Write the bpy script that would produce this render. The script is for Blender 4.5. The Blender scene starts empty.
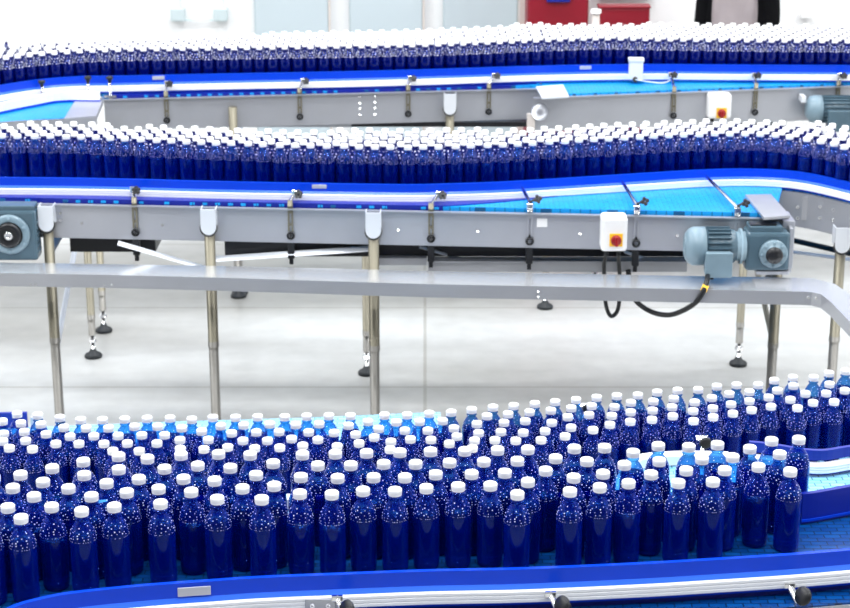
import bpy, bmesh, math, random
from math import sin, cos, pi, radians as R
from mathutils import Vector, Matrix
random.seed(7)
SC = bpy.context.scene
COL = SC.collection
# ------------------------------------------------------------------ camera model
F, TH, CZ = 1911.0, R(17.95), 3.0
c_, s_ = cos(TH), sin(TH)
def U(px, py, z):
    """point of the plane at height z seen at pixel px,py (850x608 frame)"""
    v = (py - 304) / F; u = (px - 425) / F; D = CZ - z
    Y = D * (c_ - s_ * v) / (s_ + c_ * v)
    zc = c_ * Y + s_ * D
    return Vector((u * zc, Y, z))
def UY(px, py, Y):
    """point of the vertical plane at distance Y"""
    v = (py - 304) / F; u = (px - 425) / F
    D = Y * (s_ + c_ * v) / (c_ - s_ * v)
    return Vector((u * (c_ * Y + s_ * D), Y, CZ - D))

# ------------------------------------------------------------------ materials
def new_mat(name):
    m = bpy.data.materials.new(name); m.use_nodes = True
    return m, m.node_tree.nodes, m.node_tree.links, m.node_tree.nodes['Principled BSDF']
def mat(name, col, rough=.5, metal=0., spec=.5, noise=0., nscale=20., bump=0., coat=0.):
    m, n, l, p = new_mat(name)
    p.inputs['Base Color'].default_value = (*col, 1)
    p.inputs['Roughness'].default_value = rough
    p.inputs['Metallic'].default_value = metal
    p.inputs['Specular IOR Level'].default_value = spec
    p.inputs['Coat Weight'].default_value = coat
    if noise or bump:
        tc = n.new('ShaderNodeTexCoord'); nz = n.new('ShaderNodeTexNoise')
        nz.inputs['Scale'].default_value = nscale; nz.inputs['Detail'].default_value = 4
        l.new(tc.outputs['Object'], nz.inputs['Vector'])
        if noise:
            mx = n.new('ShaderNodeMix'); mx.data_type = 'RGBA'
            mx.inputs[6].default_value = (*[max(0, x * (1 - noise)) for x in col], 1)
            mx.inputs[7].default_value = (*[min(1, x * (1 + noise)) for x in col], 1)
            l.new(nz.outputs['Fac'], mx.inputs[0]); l.new(mx.outputs[2], p.inputs['Base Color'])
        if bump:
            b = n.new('ShaderNodeBump'); b.inputs['Strength'].default_value = bump
            b.inputs['Distance'].default_value = .002
            l.new(nz.outputs['Fac'], b.inputs['Height']); l.new(b.outputs['Normal'], p.inputs['Normal'])
    return m
def clear_mat(name, col, tint, fac, rough=.08, spec=.6):
    """tinted see-through plastic: glossy coloured surface mixed with tinted transparency"""
    m, n, l, p = new_mat(name)
    p.inputs['Base Color'].default_value = (*col, 1); p.inputs['Roughness'].default_value = rough
    p.inputs['Specular IOR Level'].default_value = spec
    p.inputs['Specular Tint'].default_value = (.50, .58, 1, 1)
    t = n.new('ShaderNodeBsdfTransparent'); t.inputs['Color'].default_value = (*tint, 1)
    lw = n.new('ShaderNodeLayerWeight'); lw.inputs['Blend'].default_value = .35
    mp = n.new('ShaderNodeMapRange'); mp.inputs['To Min'].default_value = fac; mp.inputs['To Max'].default_value = fac * .25
    mx = n.new('ShaderNodeMixShader')
    l.new(lw.outputs['Facing'], mp.inputs['Value']); l.new(mp.outputs['Result'], mx.inputs['Fac'])
    l.new(p.outputs['BSDF'], mx.inputs[1]); l.new(t.outputs['BSDF'], mx.inputs[2])
    l.new(mx.outputs['Shader'], n['Material Output'].inputs['Surface'])
    return m
M = {}
M['cap'] = mat('white_cap_plastic', (.97, .97, .98), .35)
M['shell'] = clear_mat('blue_tinted_plastic', (.0, .013, .36), (.30, .68, 1.0), .80, .05, 1.0)
M['water'] = clear_mat('blue_drink', (.0, .002, .09), (.03, .10, .80), .40, .05, .8)
M['crowd'] = clear_mat('blue_tinted_plastic_full_bottle', (.0, .004, .14), (.04, .16, .9), .22, .07, .9)
M['rail_blue'] = mat('blue_guide_strip', (.0, .052, .66), .3, spec=.3, noise=.08, nscale=6)
M['rail_lip'] = mat('light_blue_guide_lip', (.03, .15, .90), .25)
M['rail_white'] = mat('pale_aluminium_rail', (.95, .96, .98), .4)
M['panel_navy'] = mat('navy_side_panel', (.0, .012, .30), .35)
M['steel'] = mat('brushed_steel', (.46, .47, .51), .34, metal=.55, noise=.10, nscale=5, bump=.05)
M['steel_light'] = mat('pale_steel', (.80, .83, .88), .32, metal=.2, noise=.05, nscale=4)
M['tray'] = mat('satin_tray_steel', (.84, .86, .90), .22, metal=.7, noise=.12, nscale=3)
M['tube'] = mat('weathered_steel_tube', (.235, .215, .16), .38, metal=.5, noise=.15, nscale=7)
M['tube_low'] = mat('steel_tube_insert', (.24, .23, .21), .38, metal=.5)
M['black'] = mat('black_plastic', (.008, .009, .012), .35)
M['rubber'] = mat('black_rubber_foot', (.012, .016, .02), .5)
M['chrome'] = mat('polished_steel', (.75, .75, .76), .15, metal=1)
M['motor'] = mat('blue_grey_enamel', (.075, .13, .17), .25, noise=.2, nscale=14)
M['motor_light'] = mat('light_blue_grey_enamel', (.20, .29, .35), .28, noise=.12, nscale=14)
M['white_box'] = mat('white_enclosure_plastic', (.86, .86, .86), .4)
M['yellow'] = mat('yellow_plate', (.95, .55, .02), .5)
M['red'] = mat('red_switch', (.32, .005, .008), .35)
M['red_paint'] = mat('red_cabinet_paint', (.24, .0, .012), .45, noise=.06, nscale=3)
M['panel_pale'] = mat('pale_blue_grey_door', (.52, .60, .64), .5, noise=.03, nscale=2)
M['beige'] = mat('beige_edge', (.66, .60, .56), .6)
M['wall'] = mat('white_wall_paint', (.88, .88, .88), .7, noise=.02, nscale=1)
M['grey_box'] = mat('pale_grey_box_plastic', (.55, .64, .66), .5)
M['plate_grey'] = mat('grey_joint_plate', (.52, .53, .60), .4, metal=.3)
M['ceil'] = mat('ceiling_white', (.8, .8, .8), .8)
M['lamp'] = mat('lamp_housing', (.8, .8, .8), .5)

def belt_mat(name, c1, c2, sx=40., rough=.35):
    m, n, l, p = new_mat(name)
    tc = n.new('ShaderNodeTexCoord')
    br = n.new('ShaderNodeTexBrick')
    br.inputs['Scale'].default_value = sx; br.inputs['Brick Width'].default_value = 1.6
    br.inputs['Row Height'].default_value = .8; br.inputs['Mortar Size'].default_value = .07
    br.inputs['Color1'].default_value = (*c1, 1); br.inputs['Color2'].default_value = (*c2, 1)
    br.inputs['Mortar'].default_value = (*[x * .35 for x in c1], 1)
    l.new(tc.outputs['Object'], br.inputs['Vector'])
    l.new(br.outputs['Color'], p.inputs['Base Color'])
    b = n.new('ShaderNodeBump'); b.inputs['Strength'].default_value = .6; b.inputs['Distance'].default_value = .003
    b.invert = True
    l.new(br.outputs['Fac'], b.inputs['Height']); l.new(b.outputs['Normal'], p.inputs['Normal'])
    p.inputs['Roughness'].default_value = rough
    return m
M['belt_shade'] = belt_mat('shaded_cyan_modular_belt', (.0, .045, .22), (.0, .07, .29), rough=.3)  # cyan belt with the shade around the near bottles put into its colour
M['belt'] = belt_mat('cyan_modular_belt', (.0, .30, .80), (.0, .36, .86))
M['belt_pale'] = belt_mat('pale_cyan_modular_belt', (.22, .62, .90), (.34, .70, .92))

def floor_mat():
    m, n, l, p = new_mat('light_concrete_floor')
    tc = n.new('ShaderNodeTexCoord')
    n1 = n.new('ShaderNodeTexNoise'); n1.inputs['Scale'].default_value = .55; n1.inputs['Detail'].default_value = 6
    mp = n.new('ShaderNodeMapping'); mp.inputs['Scale'].default_value = (.45, 1.6, 1)
    l.new(tc.outputs['Object'], mp.inputs['Vector']); l.new(mp.outputs['Vector'], n1.inputs['Vector'])
    n2 = n.new('ShaderNodeTexNoise'); n2.inputs['Scale'].default_value = 9; n2.inputs['Detail'].default_value = 8
    l.new(tc.outputs['Object'], n2.inputs['Vector'])
    cr = n.new('ShaderNodeValToRGB')
    cr.color_ramp.elements[0].position = .38; cr.color_ramp.elements[0].color = (.34, .335, .315, 1)
    cr.color_ramp.elements[1].position = .66; cr.color_ramp.elements[1].color = (.60, .61, .605, 1)
    l.new(n1.outputs['Fac'], cr.inputs['Fac'])
    mx = n.new('ShaderNodeMix'); mx.data_type = 'RGBA'; mx.blend_type = 'MULTIPLY'; mx.inputs[0].default_value = 1
    cr2 = n.new('ShaderNodeValToRGB')
    cr2.color_ramp.elements[0].position = .3; cr2.color_ramp.elements[0].color = (.88, .88, .88, 1)
    cr2.color_ramp.elements[1].position = .7; cr2.color_ramp.elements[1].color = (1, 1, 1, 1)
    l.new(n2.outputs['Fac'], cr2.inputs['Fac'])
    l.new(cr.outputs['Color'], mx.inputs[6]); l.new(cr2.outputs['Color'], mx.inputs[7])
    # joints between cast slabs
    br = n.new('ShaderNodeTexBrick'); br.inputs['Scale'].default_value = 1
    br.inputs['Brick Width'].default_value = 4.2; br.inputs['Row Height'].default_value = 1.15
    br.inputs['Mortar Size'].default_value = .008; br.offset = 0
    br.inputs['Color1'].default_value = (1, 1, 1, 1); br.inputs['Color2'].default_value = (.93, .93, .92, 1)
    br.inputs['Mortar'].default_value = (.72, .70, .66, 1)
    l.new(tc.outputs['Object'], br.inputs['Vector'])
    mx2 = n.new('ShaderNodeMix'); mx2.data_type = 'RGBA'; mx2.blend_type = 'MULTIPLY'; mx2.inputs[0].default_value = 1
    l.new(mx.outputs[2], mx2.inputs[6]); l.new(br.outputs['Color'], mx2.inputs[7])
    l.new(mx2.outputs[2], p.inputs['Base Color'])
    p.inputs['Roughness'].default_value = .38
    return m
M['floor'] = floor_mat()

# ------------------------------------------------------------------ mesh helpers
class MB:
    def __init__(s): s.v = []; s.f = []; s.m = []; s.sm = []
    def add(s, vs, fs, mi=0, smooth=False):
        o = len(s.v); s.v += [tuple(x) for x in vs]
        for f in fs: s.f.append(tuple(i + o for i in f)); s.m.append(mi); s.sm.append(smooth)
    def box(s, x0, x1, y0, y1, z0, z1, mi=0, b=0., T=None):
        bm = bmesh.new(); bmesh.ops.create_cube(bm, size=1)
        for v in bm.verts:
            v.co = Vector(((x0 + x1) / 2 + v.co.x * (x1 - x0), (y0 + y1) / 2 + v.co.y * (y1 - y0), (z0 + z1) / 2 + v.co.z * (z1 - z0)))
        if b: bmesh.ops.bevel(bm, geom=bm.edges[:], offset=b, segments=2, affect='EDGES', profile=.5)
        if T: bmesh.ops.transform(bm, matrix=T, verts=bm.verts[:])
        bm.verts.index_update()
        s.add([v.co[:] for v in bm.verts], [[v.index for v in f.verts] for f in bm.faces], mi)
        bm.free()
    def lathe(s, prof, n=24, mi=0, T=None, smooth=True):
        """profile [(r,z)] about z, closed to the axis at the ends"""
        vs = []; rings = []
        for r, z in prof:
            if r < 1e-6: rings.append([len(vs)]); vs.append(Vector((0, 0, z)))
            else:
                rings.append(list(range(len(vs), len(vs) + n)))
                for i in range(n):
                    a = 2 * pi * i / n; vs.append(Vector((r * cos(a), r * sin(a), z)))
        fs = []
        for a, b in zip(rings[:-1], rings[1:]):
            for i in range(n):
                j = (i + 1) % n
                if len(a) == 1 and len(b) == 1: continue
                if len(a) == 1: fs.append([a[0], b[j], b[i]])
                elif len(b) == 1: fs.append([a[i], a[j], b[0]])
                else: fs.append([a[i], a[j], b[j], b[i]])
        if T: vs = [T @ v for v in vs]
        s.add(vs, fs, mi, smooth)
    def cyl(s, p, q, r, n=14, mi=0, r2=None):
        p = Vector(p); q = Vector(q); d = q - p
        T = Matrix.Translation(p) @ d.to_track_quat('Z', 'Y').to_matrix().to_4x4()
        L = d.length; r2 = r if r2 is None else r2
        s.lathe([(0, 0), (r, 0), (r, 0), (r2, L), (r2, L), (0, L)], n, mi, T)
    def tube(s, pts, r, n=10, mi=0):
        pts = [Vector(p) for p in pts]; rings = []; vs = []
        for i, p in enumerate(pts):
            d = (pts[min(i + 1, len(pts) - 1)] - pts[max(i - 1, 0)]).normalized()
            q = d.to_track_quat('Z', 'Y')
            for k in range(n):
                a = 2 * pi * k / n; vs.append(p + q @ Vector((r * cos(a), r * sin(a), 0)))
        fs = []
        for i in range(len(pts) - 1):
            for k in range(n):
                j = (k + 1) % n; fs.append([i * n + k, i * n + j, (i + 1) * n + j, (i + 1) * n + k])
        fs.append(list(range(n))[::-1]); fs.append([(len(pts) - 1) * n + k for k in range(n)])
        s.add(vs, fs, mi, True)
    def torus(s, c, R0, r, T, mi=0, n=18, m=8):
        vs = []; fs = []
        for i in range(n):
            a = 2 * pi * i / n
            for k in range(m):
                b = 2 * pi * k / m
                vs.append(Vector(c) + T @ Vector(((R0 + r * cos(b)) * cos(a), (R0 + r * cos(b)) * sin(a), r * sin(b))))
        for i in range(n):
            for k in range(m):
                fs.append([i * m + k, ((i + 1) % n) * m + k, ((i + 1) % n) * m + (k + 1) % m, i * m + (k + 1) % m])
        s.add(vs, fs, mi, True)
    def prism(s, poly, z0, z1, mi=0):
        n = len(poly)
        vs = [(p[0], p[1], z0) for p in poly] + [(p[0], p[1], z1) for p in poly]
        fs = [list(range(n))[::-1], [n + i for i in range(n)]] + [[i, (i + 1) % n, n + (i + 1) % n, n + i] for i in range(n)]
        s.add(vs, fs, mi)
    def sweep(s, line, prof, mi=0):
        """closed profile [(outward offset, z)] swept along an xy line; outward = right-hand side of travel"""
        n = len(prof); vs = []; fs = []
        for i, p in enumerate(line):
            a = line[max(i - 1, 0)]; b = line[min(i + 1, len(line) - 1)]
            d = Vector((b[0] - a[0], b[1] - a[1])).normalized(); o = Vector((d.y, -d.x))
            for (w, z) in prof: vs.append((p[0] + o.x * w, p[1] + o.y * w, z))
        for i in range(len(line) - 1):
            for k in range(n):
                j = (k + 1) % n; fs.append([i * n + k, (i + 1) * n + k, (i + 1) * n + j, i * n + j])
        fs.append(list(range(n))); fs.append([(len(line) - 1) * n + k for k in range(n)][::-1])
        s.add(vs, fs, mi)
    def mesh(s, name, mats):
        me = bpy.data.meshes.new(name); me.from_pydata(s.v, [], s.f)
        for m in (mats if isinstance(mats, (list, tuple)) else [mats]): me.materials.append(m)
        me.polygons.foreach_set('material_index', s.m); me.polygons.foreach_set('use_smooth', s.sm)
        me.update(); return me
    def build(s, name, mats, parent=None, loc=None):
        """link as ONE object, its origin moved to the middle of its base"""
        me = s.mesh(name, mats)
        bm = bmesh.new(); bm.from_mesh(me); bmesh.ops.recalc_face_normals(bm, faces=bm.faces[:]); bm.to_mesh(me); bm.free()
        o = bpy.data.objects.new(name, me); COL.objects.link(o)
        if parent: 
            o.parent = parent
            if not parent.get('_local'): o.matrix_parent_inverse = Matrix.Translation(-world_loc(parent))
        if loc is not None: o.location = loc
        return o
def world_loc(o):
    return Vector(o['_w']) if '_w' in o else Vector((0, 0, 0))
def tag(o, label=None, cat=None, group=None, kind=None):
    if label: o['label'] = label
    if cat: o['category'] = cat
    if group: o['group'] = group
    if kind: o['kind'] = kind
    return o
def empty(name, loc, label, cat, group=None):
    o = bpy.data.objects.new(name, None); COL.objects.link(o); o.location = loc
    o.empty_display_size = .05; o['_w'] = tuple(loc)
    return tag(o, label, cat, group)
def smooth_line(pts, step=6):
    """Catmull-Rom through xy points"""
    P = [Vector(p[:2]) for p in pts]; out = []
    P = [P[0] * 2 - P[1]] + P + [P[-1] * 2 - P[-2]]
    for i in range(1, len(P) - 2):
        for k in range(step):
            t = k / step; a, b, c, d = P[i - 1:i + 3]
            out.append(.5 * ((2 * b) + (c - a) * t + (2 * a - 5 * b + 4 * c - d) * t * t + (3 * b - a - 3 * c + d) * t ** 3))
    out.append(P[-2]); return out
def pxline(pts, z, step=6): return smooth_line([U(x, y, z) for x, y in pts], step)
def y_on(line, x):
    for a, b in zip(line[:-1], line[1:]):
        if (a[0] - x) * (b[0] - x) <= 0 and a[0] != b[0]:
            t = (x - a[0]) / (b[0] - a[0]); return a[1] + t * (b[1] - a[1])
    return line[0][1] if x < min(line[0][0], line[-1][0]) else line[-1][1]
RXm = Matrix.Rotation(R(90), 4, 'X')       # local z -> -y (towards the camera)

# ------------------------------------------------------------------ setting
mb = MB(); mb.box(-9, 9, -1.5, 12.6, -.1, 0); tag(mb.build('floor', M['floor']), kind='structure')
mb = MB(); mb.box(-9, 9, 12.6, 12.8, 0, 7); tag(mb.build('wall_back', M['wall']), kind='structure')
mb = MB(); mb.box(-9.2, -9, -1.5, 12.8, 0, 7); tag(mb.build('wall_left', M['wall']), kind='structure')
mb = MB(); mb.box(9, 9.2, -1.5, 12.8, 0, 7); tag(mb.build('wall_right', M['wall']), kind='structure')
mb = MB(); mb.box(-9.2, 9.2, -1.5, 12.8, 7, 7.2); tag(mb.build('ceiling', M['ceil']), kind='structure')

# ------------------------------------------------------------------ bottles
DIA, H = .062, .210
CAPC = .201
body_prof = [(0, .004), (.018, .002), (.026, .0), (.0300, .006), (.031, .014), (.0305, .05), (.031, .075), (.031, .130),
             (.0306, .139), (.0292, .148), (.0265, .158), (.0220, .168), (.0165, .176), (.0130, .181), (.0122, .185),
             (.0162, .186), (.0162, .188), (.0125, .189), (.0125, .194)]
cap_prof = [(0.0128, .1930), (.0158, .1930), (.0160, .1938), (.0160, .1955), (.0157, .1965), (.0160, .197), (.0160, .2065), (.0150, .2090), (.0125, .2100), (0, .2098)]
def prof_r(z):
    for (r0, z0), (r1, z1) in zip(body_prof[3:-1], body_prof[4:]):
        if z0 <= z <= z1 and z1 > z0: return r0 + (r1 - r0) * (z - z0) / (z1 - z0)
    return .012
def dots(mb, mi, rows, r0, lo=False, phase=0.):
    """small raised dots moulded into the shoulder"""
    for k, (z, n) in enumerate(rows):
        rr = prof_r(z); n = int(n)
        slope = (prof_r(z + .004) - prof_r(z - .004)) / .008
        for i in range(n):
            a = 2 * pi * (i + .5 * (k % 2)) / n + phase + random.uniform(-.12, .12); r = r0 * random.uniform(.55, 1.25)
            z = rows[k][0] + random.uniform(-.0022, .0022) * (0 if lo else 1)
            nrm = Vector((cos(a), sin(a), -slope)).normalized()
            rr = prof_r(z); p = Vector((rr * cos(a), rr * sin(a), z)); t = nrm.orthogonal().normalized(); bt = nrm.cross(t)
            m = 4 if lo else 6
            base = [p + (t * cos(2 * pi * j / m) + bt * sin(2 * pi * j / m)) * r for j in range(m)]
            if lo:
                vs = base + [p + nrm * r * .7]
                mb.add(vs, [[j, (j + 1) % m, m] for j in range(m)], mi, True)
            else:
                mid = [p + nrm * r * .5 + (t * cos(2 * pi * j / m) + bt * sin(2 * pi * j / m)) * r * .7 for j in range(m)]
                vs = base + mid + [p + nrm * r * .75]
                mb.add(vs, [[j, (j + 1) % m, m + (j + 1) % m, m + j] for j in range(m)] + [[m + j, m + (j + 1) % m, 2 * m] for j in range(m)], mi, True)
M['dot'] = mat('raised_glint_dots', (.90, .93, 1.0), .12, spec=1.)  # near-white colour paints glints onto the moulded dots
mb = MB(); mb.lathe(body_prof, 24)
dots(mb, 1, [(.170, 6), (.163, 9), (.157, 9), (.150, 13), (.144, 15)], .0014)
# fine beaded line under the shoulder
dots(mb, 1, [(.136, 34)], .0009, True)
# shallow ribs near the foot
for z in (.022, .032):
    mb.torus((0, 0, z), .0305, .0011, Matrix.Identity(3), 0, 24, 6)
bottle_mesh = mb.mesh('bottle_body', [M['shell'], M['dot']])
mb = MB(); mb.lathe(cap_prof, 30)
for i in range(30):
    a = 2 * pi * i / 30; 
    T = Matrix.Rotation(a, 4, 'Z') @ Matrix.Translation((.0161, 0, 0))
    mb.box(-.0004, .0004, -.0006, .0006, .1985, .207, T=T)
cap_mesh = mb.mesh('bottle_cap', M['cap'])
def water_mesh(level):
    mb = MB(); pr = [(0, .005), (.0285, .006), (.0285, .012)]
    z = .02
    while z < level: pr.append((min(.0285, prof_r(z) - .0015), z)); z += .012
    pr += [(prof_r(level) - .0015, level), (0, level)]
    mb.lathe(pr, 20); return mb.mesh('drink', M['water'])
water_meshes = [water_mesh(l) for l in (.158, .150, .163, .143, .125)]
def add_bottle(x, y, z, label, group, wl=None, tilt=0.):
    r = bpy.data.objects.new('water_bottle', None); COL.objects.link(r)
    r.location = (x, y, z); r.rotation_euler = (0, 0, random.uniform(0, 6.28)); r.empty_display_size = .03
    tag(r, label, 'bottle', group)
    for nm, me in (('bottle_body', bottle_mesh), ('bottle_cap', cap_mesh), ('drink', random.choice(water_meshes) if wl is None else water_meshes[wl])):
        o = bpy.data.objects.new(nm, me); COL.objects.link(o); o.parent = r
    return r

def tiles(rows, y0):
    out = []
    for x0, pts in rows:
        for tx, ty in pts: out.append((x0 + tx / 7.6, y0 + ty / 7.6))
    return out
rear_px = tiles([
 (0, [(130,375),(148,443),(178,510),(195,577),(287,385),(310,453),(350,527),(455,403),(485,478),(533,545),(613,420),(655,482),(713,542),(780,420),(825,482),(10,425),(15,530),(20,600),(425,600),(600,600),(790,600)]),
 (105, [(150,415),(225,470),(100,540),(320,410),(400,470),(280,535),(170,597),(495,408),(583,482),(453,535),(395,597),(570,572),(660,417),(735,507),(785,570),(820,403)]),
 (210, [(82,465),(165,520),(195,402),(255,460),(250,577),(362,398),(352,513),(455,452),(437,577),(568,398),(525,510),(652,457),(620,563),(735,393),(750,513),(820,570),(830,450)]),
 (315, [(105,390),(145,517),(270,390),(255,462),(310,530),(403,433),(335,597),(528,385),(485,487),(480,560),(700,383),(618,437),(683,500),(703,570),(795,433),(570,600)]),
 (420, [(70,372),(60,500),(78,570),(172,427),(237,363),(258,483),(297,552),(393,343),(432,450),(445,520),(405,597),(225,597),(555,325),(510,390),(638,440),(615,510),(553,573),(712,313),(670,375),(728,577),(800,427),(785,515)]),
 (525, [(75,297),(35,360),(122,572),(230,283),(197,348),(203,440),(153,503),(388,267),(352,330),(325,397),(350,477),(305,543),(545,250),(507,313),(487,380),(517,495),(698,238),(680,320),(660,387),(645,455),(805,288),(803,360),(800,432)]),
 (630, [(60,232),(207,210),(178,278),(172,347),(167,417),(362,195),(333,257),(320,322),(325,390),(518,190),(492,285),(480,352),(483,427),(660,165),(622,252),(630,330),(632,398),(810,155),(755,222),(768,300),(782,370)]),
 (740, [(138,155),(72,207),(72,275),(88,343),(260,120),(283,195),(218,248),(235,317),(402,98),(405,160),(383,265),(437,328),(560,98),(497,220),(555,288),(678,65),(680,148),(655,217),(715,282),(820,50),(810,203)])], 365)
rear_px += tiles([(0, [(32,45),(247,70)]), (105, [(60,85),(260,85),(572,70),(752,72)]), (210, [(135,57),(340,65),(530,60),(705,45)]),
                  (315, [(168,50),(573,47)]), (420, [(405,38)])], 440)
rear_px += [(862, 372), (868, 384), (858, 396), (872, 397), (-8, 418), (-12, 432), (-6, 447)]
front_px = tiles([
 (0, [(153,268),(397,218),(633,168),(640,270),(327,323),(78,373),(520,372),(258,433),(810,332),(695,432),(52,517),(393,512),(620,545),(160,600)]),
 (105, [(103,127),(105,227),(323,145),(452,222),(578,118),(705,198),(257,300),(597,298),(407,375),(655,398),(165,403),(70,512),(422,488)]),
 (210, [(65,110),(155,215),(305,117),(35,313),(247,372),(350,270),(480,180),(55,453),(393,455),(488,352),(703,115),(690,285),(683,412),(820,197)]),
 (315, [(155,108),(392,102),(272,195),(172,293),(522,185),(645,97),(445,287),(683,288),(128,417),(365,390),(608,392),(765,185)]),
 (420, [(80,90),(225,175),(120,265),(48,370),(340,87),(485,168),(392,262),(290,357),(590,80),(740,162),(645,253),(535,350),(740,418),(820,75),(820,322)]),
 (525, [(233,143),(375,68),(157,237),(470,165),(605,62),(370,290),(342,395),(593,260),(568,363),(755,193),(822,100),(787,332)]),
 (630, [(215,48),(222,165),(160,265),(447,57),(427,235),(367,330),(547,150),(665,40),(720,233),(630,320),(780,135)]),
 (740, [(75,70),(140,208),(240,10),(302,112),(382,243),(447,0)])], 440)
front_px += [(-6, 478), (-10, 494), (-12, 521), (-18, 507)]
ZF = 1.211 - CAPC          # belt height of the nearest, middle lanes
ZR = .800 - CAPC           # belt height of the lower lane behind
def place(pxs, zb):
    P = [U(x, y, zb + CAPC) for x, y in pxs]; O = [p.copy() for p in P]
    dm = DIA + .0008
    for it in range(160):
        for i in range(len(P)):
            for j in range(i + 1, len(P)):
                d = P[j] - P[i]; L = d.length
                if L < dm:
                    if L < 1e-5: d = Vector((.01, .003, 0)); L = d.length
                    k = d / L * (dm - L) * .5; P[i] -= k; P[j] += k
        if it < 100:
            for i in range(len(P)): P[i] += (O[i] - P[i]) * .05
    return P
front = place(front_px, ZF)
rear = place(rear_px, ZR)
print('bottles near', len(front), 'rear', len(rear))

# ------------------------------------------------------------------ lane curves
mid_front = pxline([(-60,136),(0,136),(60,136.5),(120,138.5),(200,142),(300,145.5),(400,147),(470,146),(530,143),(600,139),(680,135),(740,133.5),(790,135.5),(830,140.5),(870,149),(900,158)], ZF + CAPC)
mid_back = pxline([(-60,125),(0,125),(60,123.5),(130,127),(220,129),(300,130.5),(400,131),(500,130),(570,127),(650,123.5),(740,121),(800,123.5),(850,128),(900,140)], ZF + CAPC)
ZFAR = 1.061
far_front = pxline([(-70,66),(0,56),(60,51.5),(110,49.5),(250,47.5),(400,45),(470,42.5),(540,39.5),(600,38),(700,39.5),(850,41),(910,42)], ZFAR + CAPC)
far_back = pxline([(-70,44),(0,41),(60,41),(250,34.5),(400,31),(500,26.5),(560,24.5),(700,24.5),(800,25),(910,27)], ZFAR + CAPC)
def lane_rows(fl, bl, sp, row, maxrows, jit):
    # arc-length samples along the front line, each row pushed away from the camera
    L = [0.]
    for a, b in zip(fl[:-1], fl[1:]): L.append(L[-1] + (b - a).length)
    out = []
    for k in range(maxrows):
        s = (k % 2) * sp / 2
        line = []
        while s < L[-1]:
            i = max(j for j in range(len(L)) if L[j] <= s); i = min(i, len(fl) - 2)
            t = (s - L[i]) / (L[i + 1] - L[i]); p = fl[i].lerp(fl[i + 1], t)
            x, y = p.x + random.uniform(-jit, jit), p.y + k * row + random.uniform(-jit, jit)
            if y < y_on(bl, x) + .015: line.append((x, y))
            s += sp
        out.append(line)
    return out
def settle(rows):
    P = [Vector(p) for r in rows for p in r]; cnt = [len(r) for r in rows]
    for it in range(25):
        cell = {}
        for i, p in enumerate(P): cell.setdefault((int(p.x // .07), int(p.y // .07)), []).append(i)
        for (cx, cy), L in list(cell.items()):
            near = [j for a in (-1, 0, 1) for b in (-1, 0, 1) for j in cell.get((cx + a, cy + b), [])]
            for i in L:
                for j in near:
                    if j <= i: continue
                    d = P[j] - P[i]; l = d.length
                    if l < .0626: k = d / max(l, 1e-5) * (.0626 - l) * .5; P[i] -= k; P[j] += k
    out = []; o = 0
    for c in cnt: out.append([tuple(p) for p in P[o:o + c]]); o += c
    return out
mid_rows = settle(lane_rows(mid_front, mid_back, .0655, .0595, 6, .009))
far_rows = settle(lane_rows(far_front, far_back, .0645, .0570, 10, .0022))
print('mid rows', [len(r) for r in mid_rows], 'far', [len(r) for r in far_rows])

# ------------------------------------------------------------------ bottles: the individual ones
ORD = ['first','second','third','fourth','fifth','sixth','seventh','eighth','ninth','tenth','eleventh','twelfth','thirteenth','fourteenth','fifteenth','sixteenth','seventeenth','eighteenth','nineteenth','twentieth','twenty-first','twenty-second','twenty-third','twenty-fourth','twenty-fifth','twenty-sixth','twenty-seventh','twenty-eighth','twenty-ninth','thirtieth','thirty-first','thirty-second','thirty-third','thirty-fourth','thirty-fifth','thirty-sixth','thirty-seventh','thirty-eighth','thirty-ninth','fortieth','forty-first','forty-second','forty-third','forty-fourth','forty-fifth']
def edge_row(P, nearest=True):
    """indices of bottles on the near (or far) edge of a crowd, left to right, that the frame shows"""
    idx = []
    for i, p in enumerate(P):
        zc = c_ * p.y + s_ * (CZ - p.z); px = 425 + F * p.x / zc
        if px < 4 or px > 846: continue
        ok = True
        for j, q in enumerate(P):
            if j == i: continue
            if abs(q.x - p.x) < .034 and (q.y < p.y) == nearest: ok = False; break
        if ok: idx.append(i)
    return sorted(idx, key=lambda i: P[i].x)
lab = {}
er = edge_row(front)
n = len(er)
for k, i in enumerate(er):
    if k == 0: t = 'leftmost blue bottle in the front row beside the nearest blue guide rail'
    elif k == n - 1: t = 'rightmost blue bottle in the front row beside the nearest blue guide rail'
    elif k < n / 2: t = ORD[k] + ' blue bottle from the left in the front row by the nearest rail'
    else: t = ORD[n - 1 - k] + ' blue bottle from the right in the front row by the nearest rail'
    lab[('f', i)] = t
er2 = [i for i in edge_row(rear, False)]
n = len(er2)
for k, i in enumerate(er2):
    if k == 0: t = 'leftmost blue bottle in the back row of the lower lane, against the floor'
    elif k == n - 1: t = 'rightmost blue bottle in the back row of the lower lane, against the floor'
    elif k < n / 2: t = ORD[k] + ' blue bottle from the left along the back edge of the lower lane'
    else: t = ORD[n - 1 - k] + ' blue bottle from the right along the back edge of the lower lane'
    lab[('r', i)] = t
top_lv = {}
for i, p in enumerate(front):
    q = front_px[i] if i < len(front_px) else (0, 0)
    if abs(q[0] - 758.4) < 2 and abs(q[1] - 467.4) < 2: top_lv[i] = 4
    if abs(q[0] - 651) < 2.5 and abs(q[1] - 475) < 2.5: top_lv[i] = 3
for i, p in enumerate(front):
    l = lab.get(('f', i), 'blue water bottle with white cap in the nearest crowd, behind its front row')
    wl = top_lv.get(i)
    if wl == 4: l = 'blue bottle with a bright blue empty top near the right end of the nearest crowd'
    add_bottle(p.x, p.y, ZF, l, 'bottles crowded on the nearest conveyor', wl)
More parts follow.
